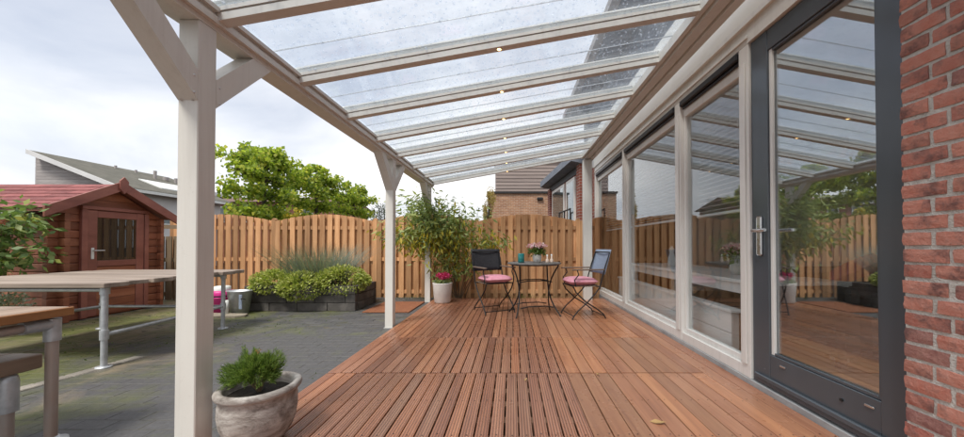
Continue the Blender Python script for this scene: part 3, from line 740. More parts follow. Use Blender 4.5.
tag(cu, 'dark red cushion leaning on the grey sofa behind the garden door', 'cushion')
vs_ = thing('flower_vase', 'small vase of flowers on the white dining table', 'vase', (2.35, 3.55, .69))
MB().lathe([(0, 0), (.05, 0), (.075, .06), (.06, .13), (.045, .16), (.038, .155), (.05, .12), (0, .11)], (2.35, 3.55, .69), 18).build('vase', 'pot_white', vs_)
leaves('foliage', ball(140, (2.35, 3.55, .90), (.13, .13, .08)), 'leaf_shrub', vs_, (.05, .09), .5)
leaves('blossom', ball(200, (2.35, 3.55, .96), (.15, .15, .05)), 'petal_pale', vs_, (.02, .035), .9)
fg = thing('figurine', 'slim pale sitting figurine on the white dining table', 'figurine', (2.3, 4.9, .69))
MB().lathe([(0, 0), (.055, 0), (.06, .03), (.052, .10), (.035, .17), (.026, .20), (.034, .225), (.036, .25), (.022, .275), (0, .28)], (2.3, 4.9, .69), 16).build('body', 'pot_white', fg)
for s_ in (-1, 1): MB().lathe([(.011, 0), (.006, .02), (0, .035)], (2.3, 4.9+s_*.018, .96), 6).build('ear', 'pot_white', fg)

# ------------------------------------------------------------------ fences
FY = 6.75; FW = 2.005
fdesc = {-5: 'stretch behind the shed', -4: 'behind the pink tubs and zinc bath', -3: 'behind the planting bed', -2: 'behind the middle cream post', -1: 'behind the black chair', 0: 'behind the bistro table'}
def fence_panel(x0, wd, label, i, arch=.13, zt=1.475, mat='fence', y=FY, seed=0):
    rr = random.Random(seed+i*13)
    f = thing('board_fence', label, 'fence', (x0+wd/2, y, -.15), 'arched board fence panels')
    n = max(2, round(wd/.0745)); p = wd/n
    for k in range(n):
        front = k % 2 == 0; w_ = .092 if front else .088
        xc = x0+p*(k+.5); u = (xc-x0)/wd
        def top(uu): return zt+arch*math.sin(math.pi*min(1, max(0, uu)))**1.0
        yb = y-.034 if front else y+.016
        a, b = xc-w_/2, xc+w_/2
        m_ = MB().prism([(a, -.15), (b, -.15), (b, top((b-x0)/wd)), (xc, top(u)+.002), (a, top((a-x0)/wd))], yb-.009, yb+.009, 'y')
        o = m_.build('board', mat, f); o.location.z += rr.uniform(-.004, .004)
        if front:
            for zr in (.14, .74, 1.36): pass
    for zr in (.08, .72, 1.34):
        MB().box(x0, x0+wd, y-.024, y+.006, zr-.035, zr+.035).build('rail', mat, f)
    return f
for i in range(-5, 1):
    x0 = (378-512)/340*FY+(i+2)*FW
    if i == -5: continue
    fence_panel(x0, FW-.09, 'orange-brown arched fence panel '+fdesc[i], i)
    po = thing('fence_post', 'square wooden fence post beside the arched panel '+fdesc[i], 'post', (x0-.045, FY, -.15), 'square fence posts')
    MB().box(x0-.085, x0-.006, FY-.045, FY+.035, -.15, 1.50, .006).build('post', 'fence', po)
    MB().prism([(x0-.085, 1.502), (x0-.006, 1.502), (x0-.0455, 1.53)], FY-.045, FY+.035, 'y').build('post_cap', 'fence', po)
xr = (378-512)/340*FY+3*FW
fence_panel(xr-.09, .18, 'narrow strip of board fence closing against the house', 9, 0)
fence_panel(-7.35, 1.25, 'low weathered grey-brown fence panel beside the shed', 7, 0, 1.16, 'fence_grey', 6.42)

# ------------------------------------------------------------------ shed
shed = thing('garden_shed', 'reddish brown log shed with red shingle roof', 'shed', (-7.0, 5.1, -.03))
SX, SY0, SY1, XB = -5.97, 4.47, 5.74, -8.4
lp = .112
def log(prof_y0, prof_y1, x0, x1, z, axis):
    # a plank-log with chamfered lip, recessed joint below
    h = lp-.004
    if axis == 'y': return MB().prism([(x0, z), (x1-.010, z), (x1, z+.012), (x1, z+h-.014), (x1-.010, z+h), (x0, z+h)], prof_y0, prof_y1, 'y')
    return MB().prism([(prof_y1, z), (prof_y0+.010, z), (prof_y0, z+.012), (prof_y0, z+h-.014), (prof_y0+.010, z+h), (prof_y1, z+h)], x0, x1, 'x')
for k in range(13):
    z = -.03+k*lp
    log(SY0-.10, SY1+.09, SX-.06, SX, z, 'y').build('wall_log', 'shed_wood', shed)
    log(SY0, SY0+.06, XB, SX+.085, z+.002, 'x').build('wall_log', 'shed_wood', shed)
    log(SY1-.02, SY1+.03, SX-.061, SX+.06, z+.003, 'x').build('log_end', 'shed_wood', shed)
box('backing_block', 'shed_wood', shed, XB, SX-.061, SY0+.061, SY1, -.03, 1.42)  # added solid block, stops light showing between the logs
RYC = (SY0+SY1)/2-.04; RZ = 1.86; EZ = 1.43
k = 13
while -.03+k*lp < RZ-.03:
    z0 = -.03+k*lp; z1 = min(z0+lp-.004, RZ-.02)
    def hw(z): return max(.01, (RZ-.02-z)/(RZ-EZ)*.76)
    MB().prism([(RYC-hw(z0), z0), (RYC+hw(z0), z0), (RYC+hw(z1), z1), (RYC-hw(z1), z1)], SX-.06, SX, 'x').build('gable_log', 'shed_wood', shed); k += 1
for s_ in (-1, 1):
    dy, dz = .80*s_, -(RZ-EZ)
    rf = MB().prism([(RYC, RZ), (RYC+dy, RZ+dz), (RYC+dy, RZ+dz+.03), (RYC, RZ+.03)][::s_], XB-.1, SX+.14, 'x').build('roof', 'shed_trim', shed)
    for j in range(7):
        t0, t1 = j/7, (j+1)/7+.02
        z_ = RZ+.034
        sm_ = [(RYC+dy*t0, z_+dz*t0+.004), (RYC+dy*t1, z_+dz*t1+.012), (RYC+dy*t1, z_+dz*t1+.020), (RYC+dy*t0, z_+dz*t0+.008)]
        x = XB-.1
        stp = .333
        x -= (.16 if j % 2 else 0)
        while x < SX+.11:
            MB().prism(sm_[::s_], max(x, XB-.1)+.002, min(x+stp, SX+.13)-.002, 'x').build('shingle', 'shingle', rf, (0, 0, random.uniform(0, .003))); x += stp
    bb = [(RYC, RZ+.085), (RYC, RZ-.05), (RYC+dy*1.06, RZ+dz*1.06-.05), (RYC+dy*1.06, RZ+dz*1.06+.085)][::s_]
    MB().prism(bb, SX+.142, SX+.168, 'x').build('barge_board', 'shed_trim', shed)
MB().prism([(RYC-.055, RZ-.03), (RYC, RZ-.10), (RYC+.055, RZ-.03), (RYC+.055, RZ+.09), (RYC, RZ+.15), (RYC-.055, RZ+.09)], SX+.169, SX+.19, 'x').build('apex_board', 'shed_trim', shed)
# door of the shed
def sb(name, y0, y1, z0, z1, x0, x1, mat='shed_trim', p=None): return MB().box(x0, x1, y0, y1, z0, z1, .004).build(name, mat, p or shed)
sb('door_frame', 4.685, 4.755, -.02, 1.50, SX+.001, SX+.045); sb('door_frame', 5.49, 5.55, -.02, 1.50, SX+.001, SX+.045); sb('door_frame', 4.685, 5.55, 1.501, 1.55, SX+.001, SX+.05)
sdr = sb('door', 4.76, 4.87, -.01, 1.495, SX+.001, SX+.032)
sb('door_stile', 5.375, 5.485, -.01, 1.495, SX+.001, SX+.032, p=sdr); sb('door_rail', 4.871, 5.374, 1.395, 1.493, SX+.001, SX+.031, p=sdr); sb('door_rail', 4.871, 5.374, .69, .775, SX+.001, SX+.031, p=sdr)
for k in range(6): sb('door_plank', 4.871, 5.374, -.008+k*.1155, .104+k*.1155, SX+.001, SX+.024, 'shed_wood', sdr)
sb('door_curtain', 4.88, 5.365, .78, 1.39, SX+.002, SX+.008, 'curtain', sdr)
MB().box(SX+.022, SX+.026, 4.872, 5.373, .777, 1.393).build('door_pane', 'small_glass', sdr)
hp = MB().box(SX+.033, SX+.041, 4.795, 4.83, .80, .96, .003).build('handle_plate', 'white_plastic', sdr)
MB().tube([(SX+.041, 4.812, .92), (SX+.075, 4.812, .92), (SX+.078, 4.83, .92), (SX+.078, 4.92, .92)], .008, 8).build('lever', 'steel', hp)

# ------------------------------------------------------------------ pipe tables
def pipe(mb_or_parent, pts, r, name='pipe', mat='galvanised', parent=None): return MB().tube(pts, r, 12).build(name, mat, parent)
TA = thing('pipe_frame_table', 'large plank table on galvanised pipe legs in front of the shed', 'table', (-4.2, 3.5, -.03))
ty = 2.80
ends = [-3.36, -3.40, -3.37, -3.42, -3.385, -3.44, -3.40, -3.45]
for k in range(8):
    w_ = .197; MB().box(-5.2+random.uniform(-.03, .03), ends[k], ty+.004, ty+w_-.006, .645+random.uniform(-.002, .002), .685+random.uniform(-.003, .002), .004).build('plank', 'grey_plank', TA); ty += .2
legsA = [(-3.43, 2.87), (-3.56, 4.20), (-5.05, 4.20), (-5.05, 2.87)]
for (x, y) in legsA:
    lg = MB().tube([(x, y, -.025), (x, y, .60)], .0215, 12).build('leg', 'galvanised', TA)
    MB().tube([(x, y, .585), (x, y, .642)], .031, 12).build('top_fitting', 'galvanised', lg)
    MB().tube([(x, y, .205), (x, y, .285)], .029, 12).build('pipe_tee', 'galvanised', lg)
    MB().lathe([(0, .012), (.05, .012), (.052, 0)], (x, y, -.028), 14).build('base_flange', 'galvanised', lg)
for a, b in ((0, 1), (1, 2), (2, 3)):
    MB().tube([(*legsA[a], .245), (*legsA[b], .245)], .017, 10).build('low_rail', 'galvanised', TA)
for a, b in ((0, 3), (1, 2)):
    MB().tube([(*legsA[a], .622), (*legsA[b], .622)], .017, 10).build('top_rail', 'galvanised', TA)
TB = thing('pipe_frame_table', 'orange-edged plank table on brownish pipe legs beside the bench', 'table', (-2.8, 1.2, -.03))
for k, (a, b) in enumerate(((-2.362, -2.55), (-2.553, -2.75), (-2.753, -2.95), (-2.953, -3.15))):
    MB().box(b, a, .35, 1.825+random.uniform(-.008, .004), .625, .672, .004).build('plank', 'grey_plank_y', TB)
MB().box(-2.3615, -2.345, .35, 1.828, .627, .6705, .003).build('edge_strip', 'orange_plank', TB)
for (x, y) in ((-2.405, 1.785), (-3.05, 1.785), (-2.43, .45), (-3.05, .45)):
    lg = MB().tube([(x, y, -.025), (x, y, .58)], .0235, 14).build('leg', 'brown_pipe', TB)
    MB().tube([(x, y, .50), (x, y, .615)], .031, 14).build('elbow_fitting', 'galvanised', lg)
    MB().lathe([(0, .03), (.03, .03), (.032, .014), (.06, .012), (.062, 0)], (x, y, -.028), 16).build('base_flange', 'galvanised', lg)
for x in (-2.405, -3.05):
    MB().tube([(x, .47, .588), (x, 1.77, .588)], .0225, 12).build('top_rail', 'brown_pipe', TB)
    MB().tube([(x, 1.67, .588), (x, 1.77, .588)], .0305, 12).build('socket', 'galvanised', TB)
for y in (.45, 1.785): MB().tube([(-2.42, y, .588), (-3.03, y, .588)], .0225, 12).build('top_rail', 'brown_pipe', TB)
BC = thing('pipe_frame_bench', 'thick plank bench on brownish pipe legs tucked beside the orange-edged table', 'bench', (-2.65, 1.2, -.03))
for (a, b) in ((-2.47, -2.63), (-2.633, -2.79)):
    MB().box(b, a, .35, 1.80, .356, .43, .005).build('plank', 'grey_plank_y', BC)
for (x, y) in ((-2.51, 1.70), (-2.75, 1.70), (-2.535, .5), (-2.75, .5)):
    lg = MB().tube([(x, y, -.025), (x, y, .30)], .0235, 14).build('leg', 'brown_pipe', BC)
    MB().tube([(x, y, .17), (x, y, .315), (x, y, .345), (x, y, .355)], [.037, .037, .032, .02], 14).build('elbow_fitting', 'galvanised', lg)
    MB().lathe([(0, .012), (.05, .012), (.052, 0)], (x, y, -.028), 14).build('base_flange', 'galvanised', lg)
for y in (.5, 1.70): MB().tube([(-2.55, y, .335), (-2.735, y, .335)], .0225, 12).build('cross_pipe', 'brown_pipe', BC)

# ------------------------------------------------------------------ planting bed
bed = thing('raised_planter', 'raised planting bed of dark stacked concrete blocks', 'planter', (-3.3, 5.7, -.03))
PXL, PXR, PYF, PYB = -4.17, -2.44, 5.30, 6.12
for c in range(3):
    z0 = -.03+c*.128; x = PXL-(.22 if c % 2 else 0); 
    while x < PXR-.03:
        l_ = random.uniform(.36, .50); x1 = min(x+l_, PXR); xx = max(x, PXL)
        if PXR-x1 < .12: x1 = PXR
        if x1-xx > .05:
            dz = 0 if c < 2 else random.uniform(-.012, .01)
            MB().box(xx+.003, x1-.003, PYF+random.uniform(-.008, .006), PYF+.10, z0+.002, z0+.125+dz, .006).build('block', 'block', bed)
        x = x1
    y = PYF+.105
    while y < PYB-.05:
        y1 = min(y+random.uniform(.26, .4), PYB)
        for xs_ in (PXR-.10, PXL): MB().box(xs_, xs_+.10-random.uniform(0, .006), y+.003, y1-.003, z0+.002, z0+.125+(random.uniform(-.01, .012) if c == 2 else 0), .006).build('block', 'block', bed)
        y = y1
MB().box(PXL+.101, PXR-.101, PYF+.101, PYB+.25, -.03, .32).build('bed_soil', 'soil', bed)
def mound(name, label, c, r, n, mat, size, asp=.55, group=None):
    t = thing(name, label, 'shrub', (c[0], c[1], c[2]-r[2]), group)
    P = [ball(int(n*.45), c, r, .75)]
    for _ in range(16):
        d = RNG.normal(size=3); d /= np.linalg.norm(d); d[2] = abs(d[2])*.9-.15
        P.append(ball(int(n*.04), np.array(c)+d*np.array(r)*.82, (.095, .095, .07), .2))
    P = np.concatenate(P); P = P[P[:, 2] > c[2]-r[2]*.9]
    D = (P-np.array(c))/np.array(r); D /= np.linalg.norm(D, axis=1, keepdims=True)+1e-6
    leaves('foliage', P, mat, t, size, asp, .1, D*.8)
    mb = MB()
    for _ in range(8):
        a = random.uniform(0, 6.28); mb.tube([(c[0]+.03*math.cos(a), c[1]+.03*math.sin(a), c[2]-r[2]*.9), (c[0]+r[0]*.6*math.cos(a), c[1]+r[1]*.6*math.sin(a), c[2]+r[2]*.4)], [.006, .003], 5)
    mb.build('stems', 'twig', t)
    return t
mound('variegated_shrub', 'yellow-green variegated shrub at the tub end of the block planter', (-3.76, 5.40, .41), (.37, .26, .20), 3000, 'leaf_euonymus', (.03, .055))
mound('variegated_shrub', 'yellow-green variegated shrub hanging over the middle of the block planter', (-3.27, 5.30, .36), (.35, .24, .23), 3000, 'leaf_euonymus', (.03, .055))
mound('variegated_shrub', 'tallest yellow-green variegated shrub at the doormat end of the block planter', (-2.70, 5.42, .44), (.42, .28, .23), 3600, 'leaf_euonymus', (.03, .055))
og = thing('ornamental_grass', 'blue-green ornamental grass clump behind the variegated shrubs', 'grass', (-3.25, 5.75, .32))
blades('blades', (-3.25, 5.78, .32), 1300, 'leaf_bluegrass', og, (.45, .80), .0055, .34, .5, .40)
blades('seed_stalks', (-3.15, 5.80, .32), 170, 'dry_stalk', og, (.6, 1.05), .0025, .55, .4, .42)

# tubs beside the planting bed
tub = thing('pink_tub', 'bright pink plastic tub with dark band and white lid beside the zinc bath', 'tub', (-4.42, 5.25, -.03))
MB().lathe([(0, .0), (.12, 0), (.15, .22), (.16, .235), (.15, .24)], (-4.47, 5.25, -.03), 24).build('body', 'pink_tub', tub)
MB().lathe([(.152, .241), (.152, .262), (0, .262)], (-4.47, 5.25, -.03), 24).build('band', 'black_plastic', tub)
MB().lathe([(.158, .262), (.16, .31), (.14, .33), (0, .335)], (-4.47, 5.25, -.03), 24).build('lid', 'pink_tub', tub)
MB().lathe([(.11, .333), (.11, .39), (.08, .40), (0, .40)], (-4.47, 5.25, -.03), 20).build('lid_knob', 'white_plastic', tub)
zb_ = thing('zinc_bath', 'grey zinc bath standing against the block planter', 'bath', (-4.05, 5.12, -.03))
zm = MB().lathe([(0, 0), (.10, 0), (.135, .33), (.142, .335), (.142, .345), (.13, .34), (.095, .03), (0, .03)], (0, 0, 0), 28).build('body', 'galvanised', zb_, (-4.10, 5.13, -.028)); zm.scale = (1.25, .95, 1)
hn = MB().tube([(-3.97, 5.00, .20), (-3.95, 4.965, .22), (-3.93, 4.965, .22), (-3.91, 5.00, .20)], .007, 8).build('handle', 'dark_iron', zb_)
MB().box(-4.0, -3.955, 4.985, 4.998, .06, .27, .003).build('blue_strap', 'sling_blue', zb_)
wt = MB().lathe([(0, 0), (.032, 0), (.032, .19), (.026, .19), (.026, .02), (0, .02)], (-4.18, 4.98, -.0), 18).build('plastic_tube', 'white_plastic')
tag(wt, 'short white plastic tube standing on the stone slab', 'tube')
ss = MB().prism([(-4.55, 4.86), (-4.45, 4.78), (-3.90, 4.80), (-3.82, 4.88), (-3.86, 4.985), (-4.5, 5.04)], -.029, -.001, 'z').build('stone_slab', 'stone_slab')
tag(ss, 'rounded sandy stone slab lying before the zinc bath', 'stone')
dm = MB().box(-2.27, -1.56, 5.16, 6.10, -.028, -.010, .004).build('doormat', 'mat_rust'); dm.rotation_euler = (0, 0, 0)
tag(dm, 'rust-brown mat lying between planter and deck', 'mat')

# ------------------------------------------------------------------ pots on the deck
sp_ = thing('stone_pot', 'weathered stone pot with small conifer at the deck edge', 'pot', (-1.30, 1.76, .002))
prof = [(0, .0), (.100, .0), (.118, .012), (.146, .055), (.165, .105), (.173, .155), (.172, .205), (.166, .243), (.178, .25), (.188, .258), (.190, .270), (.184, .283), (.170, .287), (.156, .282), (.150, .268), (.148, .245), (.13, .235), (0, .235)]
MB().lathe([(r*.985, z) for r, z in prof], (-1.30, 1.76, .002), 48, .012).build('pot_body', 'stone_pot', sp_)
MB().lathe([(0, .246), (.10, .243), (.146, .240)], (-1.30, 1.76, .002), 24).build('potting_soil', 'soil', sp_)
pc = thing('dwarf_conifer', 'small bushy green conifer growing in the weathered stone pot', 'conifer', (-1.30, 1.76, .24))
C0 = np.array((-1.315, 1.75, .335))
P = []; D = []
for _ in range(540):
    d = RNG.normal(size=3); d /= np.linalg.norm(d); d[2] = abs(d[2])*1.0-.25; d /= np.linalg.norm(d)
    q = RNG.uniform(.35, 1.0)*(1.0+.22*math.sin(5*d[0]+3*d[1]+4*d[2])); c = C0+d*np.array((.108, .10, .112))*q
    for k in range(26):
        P.append(c+d*RNG.uniform(-.01, .022)+RNG.normal(size=3)*.005); D.append(d*1.0+np.array((0, 0, .35)))
leaves('needles', P, 'leaf_pine', pc, (.014, .03), .13, -.1, np.array(D))
mbt = MB()
for k in range(10):
    a = k*.63; mbt.tube([(-1.30, 1.76, .24), (-1.315+.06*math.cos(a), 1.75+.06*math.sin(a), .36)], [.006, .002], 5)
mbt.build('stems', 'twig', pc)
leaves('dry_tip', ball(24, (-1.32, 1.77, .445), (.008, .008, .02), .1), 'leaf_dry', pc, (.012, .022), .2, -.8)
# white pot with pink flowers at the far post
wp = thing('white_planter', 'round white planter with pink flowers beside the far cream post', 'planter', (-1.21, 5.93, .0))
MB().lathe([(0, .002), (.125, .002), (.14, .02), (.168, .33), (.17, .345), (.158, .345), (.155, .30), (0, .29)], (-1.21, 5.93, 0), 32).build('pot_body', 'pot_white', wp)
leaves('foliage', ball(260, (-1.21, 5.93, .37), (.15, .15, .07), .1), 'leaf_shrub', wp, (.04, .07), .6)
leaves('blossom', ball(420, (-1.19, 5.90, .465), (.13, .12, .065), .2), 'petal_pink', wp, (.022, .04), .9, -.4)

# tall airy shrub by the far post
ts = thing('tall_shrub', 'tall airy shrub with drooping narrow and yellowing leaves by the fence', 'shrub', (-1.0, 6.52, -.15))
st = MB(); P = []; D = []; PY = []; DY = []
for k in range(64):
    tx = -1.30+random.gauss(0, .42); tyy = 5.98+random.gauss(0, .14); tz = random.uniform(1.15, 1.90)-.25*max(0, abs(tx+1.30)-.45)
    if k < 6: tx = random.uniform(-.62, -.10); tz = random.uniform(1.02, 1.16); tyy = 6.05
    b0 = Vector((-1.02+random.gauss(0, .05), 6.53, -.15)); tip = Vector((tx, tyy, tz)); mid = (b0+tip)/2+Vector((0, 0, .30))
    pts_ = [b0*(1-t)**2+mid*2*t*(1-t)+tip*t*t for t in (0, .2, .4, .6, .8, 1)]
    if k % 4 == 0 or k < 4: st.tube(pts_, [.010, .008, .006, .005, .004, .002], 5, False)
    else: st.tube(pts_[3:], [.005, .004, .002], 5, False)
    for j in range(66):
        t = random.uniform(.62, 1.04); p = b0*(1-t)**2+mid*2*t*(1-t)+tip*t*t
        off = RNG.normal(size=3)*np.array((.10, .08, .08)); q = np.array(p)+off
        dd = np.array((off[0]*5, off[1]*4, -.25))
        if random.random() < max(.03, .42-.9*abs(q[2]-1.05)): PY.append(q); DY.append(dd+np.array((0, 0, -.9)))
        elif q[2] > .98 or random.random() < .3: P.append(q); D.append(dd)
for _ in range(60):
    q = np.array((-1.1+random.gauss(0, .34), 6.08+random.gauss(0, .14), 1.06+random.gauss(0, .17))); PY.append(q); DY.append((0, 0, -1.4))
for _ in range(620):                       # side shoots low on the stems
    z_ = random.uniform(.42, 1.05); q = np.array((-1.05+random.gauss(0, .16+.14*z_), 6.22+random.gauss(0, .13), z_)); 
    (PY if random.random() < .2 else P).append(q); (DY if len(PY) > len(DY) else D).append(np.array((random.gauss(0, .5), -.2, -.5)))
ok = [i for i in range(len(P)) if P[i][1] < 6.64]
st.build('stems', 'twig', ts)
leaves('foliage', np.array(P)[ok], 'leaf_shrub', ts, (.07, .15), .27, .15, np.array(D)[ok])
oky = [i for i in range(len(PY)) if PY[i][1] < 6.64]
leaves('yellow_leaves', np.array(PY)[oky], 'leaf_yellow', ts, (.08, .15), .32, .2, np.array(DY)[oky])

# ------------------------------------------------------------------ bistro set
bt = thing('bistro_table', 'round dark metal folding bistro table with small pots on top', 'table', (0, 0, 0))
MB().lathe([(0, .725), (.375, .725), (.388, .728), (.39, .737), (.386, .745), (.375, .747), (0, .747)], seg=48).build('table_top', 'table_metal', bt)
MB().tube([(.34*math.cos(t), .34*math.sin(t), .718) for t in np.linspace(0, 2*math.pi, 33)], .007, 6, False).build('rim_hoop', 'dark_iron', bt)
for s_ in (-1, 1):
    for d_ in (-1, 1):
        # each leg bows inward and crosses its partner
        pts_ = [(s_*(.235+.02*(k % 2)*0), d_*(.30-.60*t)+.0, .715-.71*t) if False else (s_*(.22+.10*(2*t-1)**2*(1 if t > .5 else .6)), d_*(.26-.50*t-.03*math.sin(math.pi*t*2)), .715-.713*t) for k, t in enumerate(np.linspace(0, 1, 13))]
        MB().tube(pts_, .0105, 8).build('leg', 'dark_iron', bt)
for (z, y) in ((.47, .10), (.47, -.10), (.12, .17), (.12, -.17)):
    MB().tube([(-.24, y, z), (-.12, y, z+.02), (.12, y, z+.02), (.24, y, z)], .008, 8).build('cross_bar', 'dark_iron', bt)
at_root(bt, (.32, 4.93, .001), R(12))
def bistro_chair(name, label, sling, loc, rz):
    """folding armchair, front towards local -y"""
    c = thing(name, label, 'chair', (0, 0, 0), 'folding bistro chairs')
    W = .235
    for s_ in (-1, 1):
        x = s_*W
        MB().tube([(x, .17, .43), (x, .10, .34), (x, -.02, .22), (x, -.14, .12), (x, -.20, .05), (x, -.225, .005)], .0095, 8).build('leg', 'dark_iron', c)
        x2 = s_*(W-.022)
        MB().tube([(x2, -.20, .44), (x2, -.16, .36), (x2, -.02, .23), (x2, .14, .13), (x2, .23, .06), (x2, .26, .005)], .0095, 8).build('leg', 'dark_iron', c)
        MB().tube([(x, .17, .43), (x, .20, .55), (x, .25, .72), (x, .315, .90)], .0095, 8).build('back_upright', 'dark_iron', c)
        MB().tube([(x, -.17, .44), (x, -.19, .53), (x, -.13, .60), (x, -.15, .655)], .0085, 8).build('arm_support', 'dark_iron', c)
        MB().box(x-.022, x+.022, -.22, .235, .657, .675, .005).build('armrest', 'arm_wood', c)
    MB().tube([(-W+.02, -.20, .442), (W-.02, -.20, .442)], .0085, 8).build('seat_rail', 'dark_iron', c)
    MB().tube([(-W, .17, .43), (W, .17, .43)], .0085, 8).build('seat_rail', 'dark_iron', c)
    MB().tube([(-W, -.20, .045), (W, -.20, .045)], .007, 8).build('stretcher', 'dark_iron', c)
    MB().tube([(-W+.022, .245, .035), (W-.022, .245, .035)], .007, 8).build('stretcher', 'dark_iron', c)
    for k in range(6):
        y = -.17+k*.062; MB().box(-W+.02, W-.02, y, y+.045, .436, .446, .002).build('seat_slat', 'arm_wood', c)
    # sling backrest, slightly bowed
    mb = MB(); vs = []; n = 8; m_ = 6
    for j in range(m_+1):
        t = j/m_; yb = .232+(.325-.232)*t; zz = .60+.335*t
        for i in range(n+1):
            u = 2*i/n-1; vs.append((u*(W+.012), yb+.028*(1-u*u), zz))
    k0 = len(vs)
    vs += [(a, b+.006, z_) for a, b, z_ in vs]
    fs = []
    for j in range(m_):
        for i in range(n):
            a = j*(n+1)+i; fs.append((a, a+1, a+n+2, a+n+1)); fs.append((k0+a+n+1, k0+a+n+2, k0+a+1, k0+a))
    for i in range(n):
        fs.append((i+1, i, k0+i, k0+i+1)); a = m_*(n+1)+i; fs.append((a, a+1, k0+a+1, k0+a))
    for j in range(m_):
        a = j*(n+1); fs.append((a, a+n+1, k0+a+n+1, k0+a)); a += n; fs.append((a+n+1, a, k0+a, k0+a+n+1))
    mb.add(vs, fs, True).build('backrest', sling, c)
    MB().tube([(-W, .315, .90), (W, .315, .90)], .008, 8).build('back_rail', 'dark_iron', c)
    at_root(c, loc, rz); return c
def seat_pad(label, loc, rz):
    p = thing('seat_cushion', label, 'cushion', (0, 0, 0), 'pink seat cushions')
    cushion_mb(.45, .43, .105).build('pad', 'cushion_pink', p, (0, 0, .0535))
    cushion_mb(.452, .432, .018).build('piping', 'cushion_pink', p, (0, 0, .0535))
    at_root(p, loc, rz)
def rot(x, y, a): return (x*math.cos(a)-y*math.sin(a), x*math.sin(a)+y*math.cos(a))
for nm, lb, sling, loc, rz in (('bistro_chair', 'folding metal armchair with black fabric back', 'sling_black', (-.27, 5.12, .001), R(28)),
                              ('bistro_chair', 'folding metal armchair with pale blue back', 'sling_blue', (.98, 4.80, .001), R(-80))):
    bistro_chair(nm, lb, sling, loc, rz)
    d = rot(0, -.03, rz)
    seat_pad('pink seat cushion on the black-backed chair' if 'black' in sling else 'pink seat cushion on the pale blue-backed chair', (loc[0]+d[0], loc[1]+d[1], .447), rz)
TZ = .7485
fp = thing('flower_pot', 'small white pot of pale pink flowers on the bistro table', 'flower pot', (.36, 4.88, TZ))
MB().lathe([(0, 0), (.045, 0), (.062, .04), (.066, .085), (.055, .115), (.05, .11), (.058, .08), (0, .07)], (.36, 4.88, TZ), 20).build('pot_body', 'pot_white', fp)
leaves('foliage', ball(420, (.36, 4.88, TZ+.16), (.14, .13, .07), .1), 'leaf_grass', fp, (.04, .07), .4, -.4)
leaves('blossom', ball(420, (.36, 4.88, TZ+.235), (.16, .14, .04), .2), 'petal_pale', fp, (.02, .035), .9, -.6)
cj = MB().lathe([(0, 0), (.040, 0), (.046, .01), (.046, .125), (.041, .13), (.038, .122), (.038, .02), (0, .02)], (.13, 4.86, TZ), 20).build('candle_jar', 'teal_glass')
tag(cj, 'teal glass candle jar on the bistro table', 'jar')
for i, (x, y, h) in enumerate(((.50, 4.83, .07), (.565, 4.86, .075))):
    t = thing('small_bottle', ('small pale bottle next to the flower pot on the table', 'small pale bottle near the rim of the bistro table')[i], 'bottle', (x, y, TZ), 'small bottles on the bistro table')
    MB().lathe([(0, 0), (.022, 0), (.024, .01), (.024, h*.6), (.010, h*.85), (.010, h+.02), (0, h+.02)], (x, y, TZ), 14).build('body', 'candle_wax', t)
    MB().lathe([(.012, h+.0205), (.012, h+.045), (0, h+.045)], (x, y, TZ), 10).build('cap', 'white_plastic', t)

# fallen leaves on the deck
for i, (x, y) in enumerate(((.82, 1.92), (.10, 2.52), (.66, 2.62))):
    s_ = (.045, .018, .016)[i]
    mb = MB().add([(-s_, 0, .002), (-s_*.3, s_*.42, .012), (s_*.4, s_*.38, .006), (s_, 0, .014), (s_*.3, -s_*.42, .010), (-s_*.4, -s_*.36, .004), (0, 0, .003)],
                  [(0, 6, 1), (1, 6, 2), (2, 6, 3), (3, 6, 4), (4, 6, 5), (5, 6, 0)])
    o = mb.build('fallen_leaf', 'leaf_dry', None, (x, y, .002)); o.rotation_euler = (0, 0, i*1.3-.3)
    tag(o, ('curled pale brown leaf lying on the smooth deck boards', 'tiny dry leaf scrap on the ribbed boards before the deck joint', 'tiny dry leaf scrap on the smooth boards by the deck joint')[i], 'leaf')
# grass tufts along the fence foot
for i, (x, lb) in enumerate(((-1.52, 'green grass tuft at the fence foot by the far post'), (-2.0, 'green grass tuft at the fence foot beside the mat'), (.10, 'green grass tuft at the fence foot under the bistro table'), (.48, 'green grass tuft at the fence foot behind the flower pot'), (-4.35, 'leafy tuft at the fence foot behind the zinc bath'))):
    t = thing('grass_tuft', lb, 'grass', (x, 6.6, -.15), 'grass tufts along the fence')
    blades('blades', (x, 6.6, -.15), 70, 'leaf_grass', t, (.15, .30) if i < 4 else (.3, .5), .006, .5, .6, .13)

# hydrangea beside the shed
hy = thing('hydrangea', 'leafy hydrangea with fading salmon flower heads in front of the shed', 'shrub', (-6.0, 3.98, -.03))
P = []; D = []; F = []
for k in range(72):
    c = np.array((-6.12+random.gauss(0, .28), 3.90+random.gauss(0, .14), random.uniform(.72, 1.52)))
    if c[0] > -5.62: c[0] = -5.66+random.uniform(-.15, .04)
    if c[2] > 1.30: c[0] -= .12
    for j in range(26):
        o_ = RNG.normal(size=3)*np.array((.10, .09, .07)); P.append(c+o_); D.append(o_*9+np.array((0, -.1, -.25)))
P = np.array(P); ok = (P[:, 1] < 4.30) & (P[:, 0] < -5.42)
leaves('foliage', P[ok], 'leaf_hydrangea', hy, (.06, .12), .5, .2, np.array(D)[ok])
for (x, y, z) in ((-5.92, 3.72, 1.33), (-5.80, 3.70, 1.16), (-5.98, 3.68, 1.05), (-5.70, 3.75, 1.27), (-6.1, 3.7, 1.25), (-6.02, 3.7, 1.5)):
    leaves('flower_head', ball(170, (x, y, z), (.075, .075, .055), .5), 'petal_salmon', hy, (.02, .03), .9)
